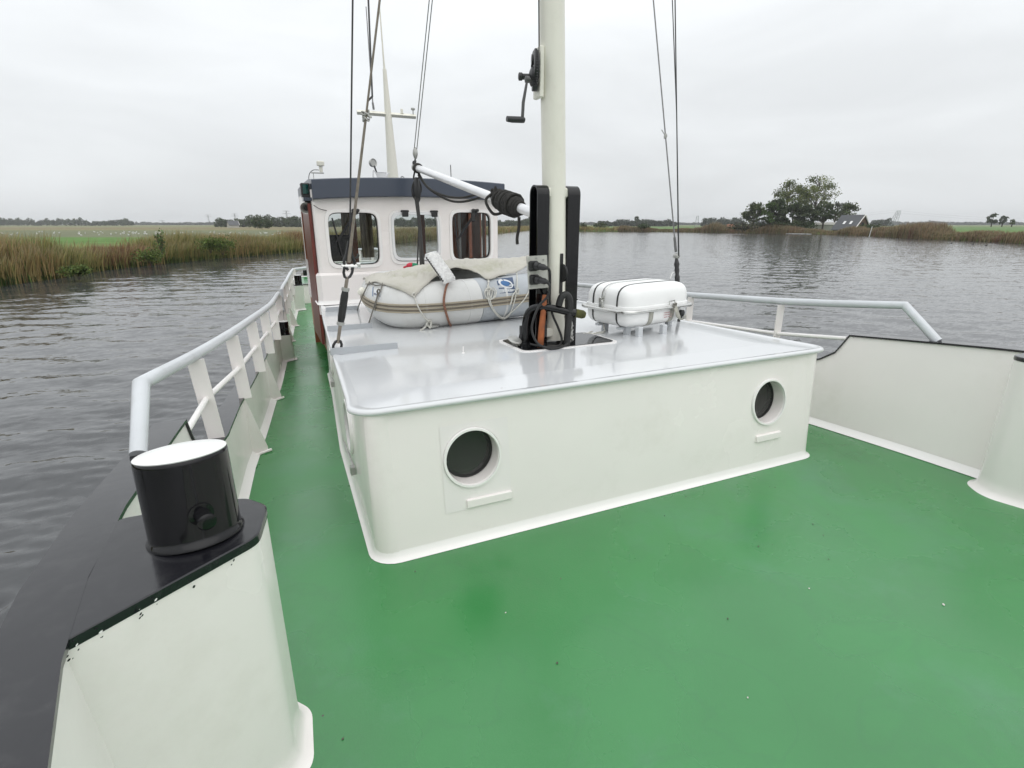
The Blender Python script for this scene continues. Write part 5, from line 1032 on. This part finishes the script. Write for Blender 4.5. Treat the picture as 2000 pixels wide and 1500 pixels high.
def bush(base, h, w, col, label, n=900, ls=.16, group=None, name='bush'):
    base = Vector(base); root = thing(name, base, label, 'bush', group); b = MB()
    for k in range(7): a = k*.9; b.tube([base+Vector((0, 0, -.3)), base+Vector((.3*w*math.cos(a), .3*w*math.sin(a), h*.4)), base+Vector((.6*w*math.cos(a), .6*w*math.sin(a), h*.8))], [.012*h, .008*h, .004*h], 5)
    b.build('stems', M['bark'], root); d = rng.normal(size=(n, 3)); d /= np.linalg.norm(d, axis=1)[:, None]; d *= (rng.random(n)**.6*(.7+.5*rng.random(n)))[:, None]; lump = 1+.25*np.sin(d[:, 0:1]*5+d[:, 1:2]*4)
    P = np.array(base)+d*np.array([w, w, h*.55])*lump+np.array([0, 0, h*.5]); V, F, cc = leaf_cloud(P, ls, jit(col, n, .3, .1)); mesh_obj('foliage', V, F, cc, M['leaf'], root, base); return root
bush((-3.2,252.6,0.2), 4.0, 3.4, GD, 'larger round dark bush in the left meadow before the wood', 900, .4, 'round bushes in the left meadow')
bush((0.4,259.6,0.2), 3.3, 2.8, GD, 'smaller round dark bush in the left meadow, nearer the wheelhouse', 800, .4, 'round bushes in the left meadow')
bush((136.6,205.8,-0.3), 2.6, 3.4, (.06, .075, .03), 'grey green bush on the shore right of the mast', 700, .3, 'bushes on the far shore')
bush((127.8,205.5,-0.3), 2.4, 1.6, (.06, .085, .03), 'small green bush on the shore just beside the mast post', 400, .3, 'bushes on the far shore')
bush((142.6,182.9,-0.2), 2.2, 2.6, (.05, .075, .03), 'low dark bush on the shore below the single dark tree', 500, .3, 'bushes on the far shore')
bush((137.7,126.5,-0.2), 2.3, 4.5, (.07, .07, .045), 'brownish thicket at the water left of the farm grove', 900, .3, 'bushes on the far shore')
for (c_, h, w, l) in (((-5.2,50.5,-0.6),1.25,1.5,'bright green leafy bush low on the left bank beside the wheelhouse'), ((-6,49.5,-0.4),1.0,.9,'small yellow green bush left of the bright leafy one on the bank'), ((-9.3,43,-0.9),.9,1.0,'dark green bush hanging over the water at the left bank'), ((-11.4,34.4,-1),.5,.7,'low green bush at the water edge on the far left bank')):
    bush(c_, h, w, (.11, .15, .040), l, 1300, .07, 'bushes on the left bank')
t_ = (-9.2,47.6,0.4); bush((t_[0], t_[1], -.5), 1.75, .45, (.10, .15, .05), 'thin leafy shrub standing above the reeds on the left bank', 130, .10, 'bushes on the left bank')
U_ = [((157.7,137.1,0.1), 3.2, 3.6, 'low dark undergrowth below the left farm trees'), ((158.3,130.3,0.1), 3.6, 3.4, 'low dark undergrowth below the tall left farm tree'), ((161,126.9,0.2), 3.4, 3.2, 'low dark undergrowth in the middle of the farm grove'), ((165.1,124.9,0.2), 3.8, 3.2, 'low dark undergrowth below the tallest farm tree'), ((166.4,105.6,0.5), 2.2, 2.6, 'dark rounded bush at the right gable of the barn'), ((180.1,112,0.4), 2.0, 3.0, 'low bush right of the barn beside the pale pole')]
for c_, h, w, l in U_: bush((c_[0], c_[1], -.6), h, w, GD, l, 700, .3, 'undergrowth round the farm')
# reeds: many thin blades along the banks
def along(bank, i0, i1, n):
    P = np.array(bank[i0:i1+1], float); seg = np.linalg.norm(np.diff(P, axis=0), axis=1); s = np.concatenate([[0], np.cumsum(seg)]); u = rng.random(n)*s[-1]
    X = np.interp(u, s, P[:, 0]); Y = np.interp(u, s, P[:, 1]); k = np.clip(np.searchsorted(s, u)-1, 0, len(seg)-1); T = np.diff(P, axis=0)[k]/seg[k][:, None]; return X, Y, T, u
def vnoise(x, f, s):
    return np.sin(x*f+s)+.6*np.sin(x*f*2.3+s*2.1)+.4*np.sin(x*f*5.1+s*.7)
def reeds(name, bank, i0, i1, n, depth, hmean, wid, side, pal, low=None, taper=1.0, hseed=0, z0=None):
    X, Y, T, u = along(bank, i0, i1, n); d = depth*rng.random(n)**1.15-.25; X = X+side*-T[:, 1]*d; Y = Y+side*T[:, 0]*d
    Z = np.where(d < .6, WZ-.1+np.clip(d, 0, 1)*.55, LZ-.12)
    hn = 1+.13*vnoise(u, .35, hseed)+.08*vnoise(u, 1.7, hseed+2); H = hmean*hn*(.72+.4*rng.random(n))
    if low is not None: H = H*low(u, d)
    H = H*(1-.0*d)
    ang = rng.random(n)*2*PI; dirx, diry = np.cos(ang), np.sin(ang); lean = (.06+.16*rng.random(n))*H; wx, wy = -diry, dirx
    la = rng.random(n)*2*PI; lx, ly = np.cos(la)*lean+.10*H, np.sin(la)*lean
    ts = [0, .4, .75, 1.0]; ws = [1, .9, .6, .12]; V = np.empty((n, 8, 3)); Cc = np.empty((n, 8, 3))
    mixn = .5+.5*np.clip(vnoise(u+d*.6, .5, hseed+5)*.5+.3*rng.normal(size=n), -1, 1); k3 = rng.random(n)
    pal = np.array(pal); base = pal[0]*(1-mixn)[:, None]+pal[1]*mixn[:, None]; base = np.where((k3 < .22)[:, None], pal[2], base); base = np.where(((vnoise(u, .23, hseed+9) > 1.1) & (k3 < .6))[:, None], pal[3], base)
    base = base*(1+.22*rng.normal(size=(n, 1))); base = np.clip(base, .006, .8)
    for j, (t, w) in enumerate(zip(ts, ws)):
        cx, cy, cz = X+lx*t*t, Y+ly*t*t, Z+H*t*(1-.12*t); ww = wid*w*(.6+.8*k3)*.5
        V[:, 2*j] = np.stack([cx-wx*ww, cy-wy*ww, cz], 1); V[:, 2*j+1] = np.stack([cx+wx*ww, cy+wy*ww, cz], 1)
        c = base if t < .9 else base*.5+pal[4]*.5; Cc[:, 2*j] = c; Cc[:, 2*j+1] = c
    idx = np.arange(n)[:, None]*8; F = np.concatenate([idx+np.array([[2*j, 2*j+1, 2*j+3, 2*j+2]]) for j in range(3)], 0)
    o = mesh_obj(name, V.reshape(-1, 3), F, Cc.reshape(-1, 3), M['reed']); return tag(o, kind='stuff')
PAL = [(.33, .225, .105), (.25, .255, .085), (.13, .175, .05), (.21, .11, .06), (.45, .38, .27)]
PALG = [(.19, .215, .07), (.14, .20, .055), (.11, .175, .045), (.24, .20, .08), (.32, .31, .17)]
PALF = [(.25, .17, .10), (.20, .165, .085), (.14, .145, .06), (.20, .115, .075), (.33, .27, .19)]
lowf = lambda u, d: np.clip(.58+.42*np.clip((np.abs(u-24.5)-3)/4, 0, 1)+.0*d, .4, 1)
reeds('reed_bed', BANK_L, 2, 12, 62000, 3.6, 1.75, .045, 1, PAL, lambda u, d: np.where((u > 40) & (u < 50) & (d > .8), .62, 1.0), hseed=1)
reeds('bank_grass', BANK_L, 2, 12, 26000, 9.0, .75, .05, 1, PALG, hseed=4)
reeds('bank_grass', BANK_L, 2, 11, 9000, .7, .55, .06, 1, [(.04, .075, .016), (.05, .07, .018), (.03, .055, .012), (.06, .05, .02), (.08, .11, .03)], hseed=3)
reeds('reed_bed', BANK_L, 11, 15, 16000, 6, 1.7, .14, 1, PAL, hseed=2)
reeds('reed_bed', BANK_R, 4, 13, 60000, 6, 2.35, .11, 1, PALF, lambda u, d: np.clip(.75+.35*vnoise(u, .09, 3), .3, 1.25), hseed=6)
reeds('reed_bed', BANK_R, 0, 4, 14000, 6, 1.7, .16, 1, PAL, hseed=8)
reeds('bank_grass', BANK_R, 0, 13, 22000, 14, .7, .12, 1, PALG, hseed=7)
# stony edge below the farm
n = 140; Pst = []
b = MB()
for k in range(n):
    f = rng.random(); c = np.array((154.052,122.591,-1.35))*(1-f)+np.array((151.624,113.741,-1.35))*f; b.lathe((c[0]+rng.normal()*.4, c[1]+rng.normal()*.4, -1.38+.1*rng.random()), (rng.normal()*.3, rng.normal()*.3, 1), [(.2, -.1), (.28, .0), (.2, .14), (.05, .2)], 5)
tag(b.build('bank_stones', M['stone'], smooth=0), kind='stuff')
# far woods that read as one mass
def wood(name, segs, d, col, ls, dens=1.0):
    P = []; Cc = []
    for (x0, x1, h0) in segs:
        u = x0
        while u < x1:      # one rounded crown after another along the edge of the wood
            wpx = (4+9*rng.random())*900/d*.8; edge = min(1, .5+min(u-x0, x1-u)/12); h = h0*edge*(.68+.38*rng.random()); n = int(70*dens*max(1, wpx/7)); rad = wpx*d/1076*.62
            v = rng.normal(size=(n, 3)); v /= np.linalg.norm(v, axis=1)[:, None]; v *= (rng.random(n)**.35)[:, None]
            a = math.atan((u-1000)/1076)+R(24.543); dd = (d+rng.normal()*d*.02)/math.cos(a-R(24.543)); c = np.array([-1.94+math.sin(a)*dd, -2.36+math.cos(a)*dd, -.8+h*.52])
            P.append(c+v*np.array([rad, rad, h*.5])); Cc.append(jit(np.array(col)*(.8+.4*rng.random()), n, .16, .05)); u += wpx*.62
    V, F, cc = leaf_cloud(np.concatenate(P), ls, np.concatenate(Cc)); o = mesh_obj(name, V, F, cc, M['leaf']); return tag(o, kind='stuff')
wood('far_wood', [(-1500, -600, 11), (-560, -310, 10), (-300, -10, 11), (-10, 72, 12.5), (75, 176, 12), (180, 262, 9.5), (238, 252, 14)], 900, GD, 1.1, 1.8)
wood('far_wood', [(262, 425, 7), (262, 300, 9), (355, 425, 8), (600, 800, 8), (800, 1400, 7), (1700, 2100, 9), (1130, 1330, 8), (1805, 1838, 12), (1738, 1760, 10)], 1500, (.05, .06, .04), 1.8, 1.4)
wood('far_wood', [(424, 462, 7.6), (456, 478, 10), (476, 540, 10.2), (538, 598, 9.4), (560, 582, 11), (597, 640, 5.5), (640, 900, 8)], 480, GD, .7, 2.4)
wood('far_wood', [(1373, 1452, 11.5), (1165, 1300, 6), (1203, 1320, 8), (1700, 1742, 9)], 640, (.045, .058, .034), .9, 2.2)
wood('far_wood', [(930, 1045, 6.5), (1020, 1045, 11)], 600, GD, .9, 2)
# ---------------------------------------------------------------- buildings
def house(c, L_, Wd, wall, ridge, ang, label, name='farmhouse', mats=('brick', 'roof_tile'), lights=0, cat='house', overh=.4):
    root = thing(name, c, label, cat); c = Vector(c); Rm = Matrix.Rotation(ang, 3, 'Z')
    def w(x, y, z): return c+Rm @ Vector((x, y, z))
    b = MB(); V = [w(x, y, z) for z in (-.5, wall) for x, y in ((-L_/2, -Wd/2), (L_/2, -Wd/2), (L_/2, Wd/2), (-L_/2, Wd/2))]+[w(-L_/2, 0, ridge), w(L_/2, 0, ridge)]
    b.add(V, [(0, 1, 5, 4), (1, 2, 6, 9, 5), (2, 3, 7, 6), (3, 0, 4, 8, 7)]); b.build('wall', M[mats[0]], root, smooth=0)
    b = MB(); s = (ridge-wall)/(Wd/2)
    for sg in (-1, 1):
        P = [w(-L_/2-overh, sg*(Wd/2+overh), wall-s*overh), w(L_/2+overh, sg*(Wd/2+overh), wall-s*overh), w(L_/2+overh, 0, ridge+.02), w(-L_/2-overh, 0, ridge+.02)]
        b.add(P+[p+Vector((0, 0, .18)) for p in P], [(0, 1, 2, 3), (4, 5, 6, 7), (0, 1, 5, 4), (1, 2, 6, 5), (2, 3, 7, 6), (3, 0, 4, 7)])
    rf = b.build('roof', M[mats[1]], root, smooth=0)
    b = MB()
    for sg in (-1, 1):
        for k in (0,):
            A, B = w(L_/2+overh+.03, sg*(Wd/2+overh), wall-s*overh+.1), w(L_/2+overh+.03, 0, ridge+.12); b.tube([A, B], .14, 4)
    b.build('barge_board', M['white_paint'], root, smooth=0)
    for k in range(lights):
        b = MB(); x = -L_*.12+k*2.2; y = -Wd/2*.62; zz = wall+(ridge-wall)*.38+.30; u = Rm @ Vector((1, 0, 0)); v = (Rm @ Vector((0, Wd/2, ridge-wall))).normalized(); p = w(x, y, zz); P = [p-u*.4-v*.6, p+u*.4-v*.6, p+u*.4+v*.6, p-u*.4+v*.6]; nn = u.cross(v)*.08
        b.add(P+[q+nn for q in P], [(0, 1, 2, 3), (4, 5, 6, 7), (0, 1, 5, 4), (1, 2, 6, 5), (2, 3, 7, 6), (3, 0, 4, 7)]); b.build('roof_window', M['steel'], rf, smooth=0)
    for sg in (-1, 1):
        b = MB(); p = w(L_/2+.03, sg*1.6, wall*.6+.6); b.box(p, (.08, 1.1, 1.5), Rm); b.build('window', M['black_gloss'], root, smooth=0)
    b = MB(); b.box(w(L_/2+.03, 0, wall+1.2), (.08, 1.2, 1.4), Rm); b.build('window', M['black_gloss'], root, smooth=0)
    return root
bc = (168.4,111.7,0.2); house((bc[0], bc[1], -.6), 7.2, 7.0, .9, 4.9, R(-93), 'farm barn with big slate grey roof and brick gable beside the trees', lights=2)
bc = (178.4,127.2,0.1); house((bc[0], bc[1], -.6), 10, 4, 2.0, 2.7, R(-60), 'low pale shed half hidden between the trees and the barn', 'low_shed', ('shed', 'shed'), 0, 'shed', .15)
bc = (173.4,149.6,-0); house((bc[0], bc[1], -.6), 9, 6, 1.0, 3.2, R(-40), 'low house with grey roof behind the left trees of the farm', 'low_house', ('brick', 'roof_tile'), 0)
bc = (237.1,225.2,-0.8); house((bc[0], bc[1], -.6), 6, 5, .8, 2.0, R(-40), 'tiny red roofed house at the shore left of the farm grove', 'red_house', ('brick_red', 'brick_red'), 0)
bc = (-21,467.3,0.9); house((bc[0], bc[1], -.6), 7, 5.5, 1.8, 4.6, R(20), 'pale walled house half hidden in the wood left of the wheelhouse', 'white_house', ('shed', 'roof_tile'), 0)
# ---------------------------------------------------------------- pylons
def pylon(base, h, w0, w1, arms, label, lean=(0, 0), group='electricity pylons', r=.12, ang=0):
    base = Vector(base); root = thing('pylon', base, label, 'pylon', group); b = MB(); n = 6
    def c(k, i): f = k/n; w = w0+(w1-w0)*f; sx, sy = ((-1, -1), (1, -1), (1, 1), (-1, 1))[i]; v = Vector((sx*w/2, sy*w/2, 0)); v.rotate(Matrix.Rotation(ang, 3, 'Z')); return base+v+Vector((lean[0]*f, lean[1]*f, f*h-.5))
    for i in range(4):
        b.tube([c(k, i) for k in range(n+1)], r, 4)
        for k in range(n): b.tube([c(k, i), c(k+1, (i+1) % 4)], r*.6, 3); b.tube([c(k+1, i), c(k+1, (i+1) % 4)], r*.6, 3)
    b.build('lattice', M['pylon'], root, smooth=0)
    for z, l in arms:
        b = MB(); v = Vector((l, 0, 0)); v.rotate(Matrix.Rotation(ang, 3, 'Z')); p = base+Vector((0, 0, z*h)); b.tube([p-v, p+Vector((0, 0, .8)), p+v], r, 4); b.tube([p-v, p+v], r, 4); b.build('arm', M['pylon'], root, smooth=0)
def pyl(px, py_top, d, w0, w1, arms, label, lean=0, r=.12):
    pass
a = (255.4,151.8,0.8); pylon((a[0], a[1], -.7), 8.6, 3.0, 1.1, (), 'open steel trestle pylon on the right bank beside the barn', (1.6, -1.2), r=.075, ang=R(-30))
a = (284.8,304.6,0.6); pylon((a[0], a[1], -.7), 8.6, 2.6, 1.2, (), 'open steel trestle pylon on the far shore left of the farm', (.5, 0), r=.08, ang=R(-30))
for px, d, h, l in ((409, 1500, 27, 'faint pylon on the left horizon left of the wood'), (318, 1700, 14, 'faint small pylon farther left on the left horizon'), (461, 1300, 26, 'faint pylon behind the house in the left wood'), (562, 1100, 28, 'faint pylon behind the wood beside the wheelhouse')):
    aa = math.atan((px-1000)/1076)+R(24.543); dd = d/math.cos(aa-R(24.543)); pylon((-1.94+math.sin(aa)*dd, -2.36+math.cos(aa)*dd, -.7), h, 4, 1, ((.97, 7), (.8, 9)), l, r=.22, ang=R(20))
b = MB()
for dz in (0, -.9):
    A = Vector((*(253.9,150.4,6.2)[:2], 7.6+dz)); B = Vector((*(403.6,107,2.1)[:2], 9+dz)); b.tube(sag(A, B, 4, 14), .02, 3); Cc_ = Vector((*(285,304.4,8.7)[:2], 7.8+dz)); b.tube(sag(Cc_, A, 3, 14), .02, 3); b.tube(sag(Vector((*(231.9,405.3,5)[:2], 8.2+dz)), Cc_, 3, 10), .02, 3)
loose(b, 'power_line', M['pylon'], 'thin power lines hanging between the two steel trestle pylons', 'power line')
# ---------------------------------------------------------------- geese, ducks, posts
def goose_mesh():
    b = MB(); b.lathe((0, 0, .30), (1, 0, .12), [(.02, -.34), (.11, -.24), (.16, 0), (.13, .20), (.05, .30)], 8); b.tube([(.25, 0, .36), (.33, 0, .52), (.35, 0, .66), (.42, 0, .68)], [.05, .035, .04, .012], 6); b.tube([(0, .06, .2), (0, .06, 0)], .02, 4); b.tube([(0, -.06, .2), (0, -.06, 0)], .02, 4); return b
g0 = goose_mesh().build('goose', M['goose']); tag(g0, 'small white goose grazing in the far left meadow', 'goose', 'white geese grazing in the left meadow')
first = True
for k in range(74):
    px = (rng.random()**.8)*640-20 if k % 3 else 180+rng.random()*180; d = 112+60*rng.random() if k % 4 else 125+20*rng.random()
    aa = math.atan((px-1000)/1076)+R(24.543); dd = d/math.cos(aa-R(24.543)); o = g0 if first else g0.copy()
    if not first: COL.objects.link(o)
    first = False; o.location = (-1.94+math.sin(aa)*dd, -2.36+math.cos(aa)*dd, LZ); o.rotation_euler = (0, 0, rng.random()*6.28); s = .62+.25*rng.random(); o.scale = (s, s, s)
def duck(p, label):
    b = MB(); c = Vector(p); b.lathe(c+Vector((0, 0, .03)), (1, 0, .1), [(.02, -.26), (.09, -.16), (.12, 0), (.08, .16), (.02, .22)], 8); b.tube([c+Vector((.16, 0, .08)), c+Vector((.20, 0, .2)), c+Vector((.28, 0, .2))], [.045, .045, .015], 6); loose(b, 'duck', M['duck'], label, 'duck', 'ducks on the water')
duck((100.246,48.835,-1.35), 'dark duck on the water, leftmost of three below the right reeds'); duck((98.083,44.817,-1.35), 'dark duck on the water, middle of three below the right reeds'); duck((93.872,41.154,-1.35), 'dark duck on the water, rightmost of three below the right reeds')
b = MB(); c = (3.4,77.5,0.7); b.tube([(c[0], c[1], -1), (c[0], c[1], .6)], .09, 6); loose(b, 'fence_post', M['bark'], 'short dark post in the meadow just left of the wheelhouse', 'post')
b = MB(); c = (116.3,72.5,0.5); b.tube([(c[0], c[1], -1), (c[0]+.4, c[1], 1.2)], .06, 6); loose(b, 'marker_pole', M['goose'], 'thin pale leaning pole in the reeds right of the barn', 'pole')

# pale air: far woods and pylons fade to grey
hz = MB(); hz.box((300, 700, 17.5), (4400, 4400, 41))
hm = bpy.data.materials.new('haze'); hm.use_nodes = True; hn = hm.node_tree.nodes; hn.remove(hn['Principled BSDF'])
pv = hn.new('ShaderNodeVolumePrincipled'); pv.inputs['Density'].default_value = .00022; pv.inputs['Color'].default_value = (.97, .985, 1, 1); pv.inputs['Anisotropy'].default_value = 0
hm.node_tree.links.new(pv.outputs[0], hn['Material Output'].inputs['Volume'])
ho = hz.build('haze', hm, smooth=0); tag(ho, kind='stuff')
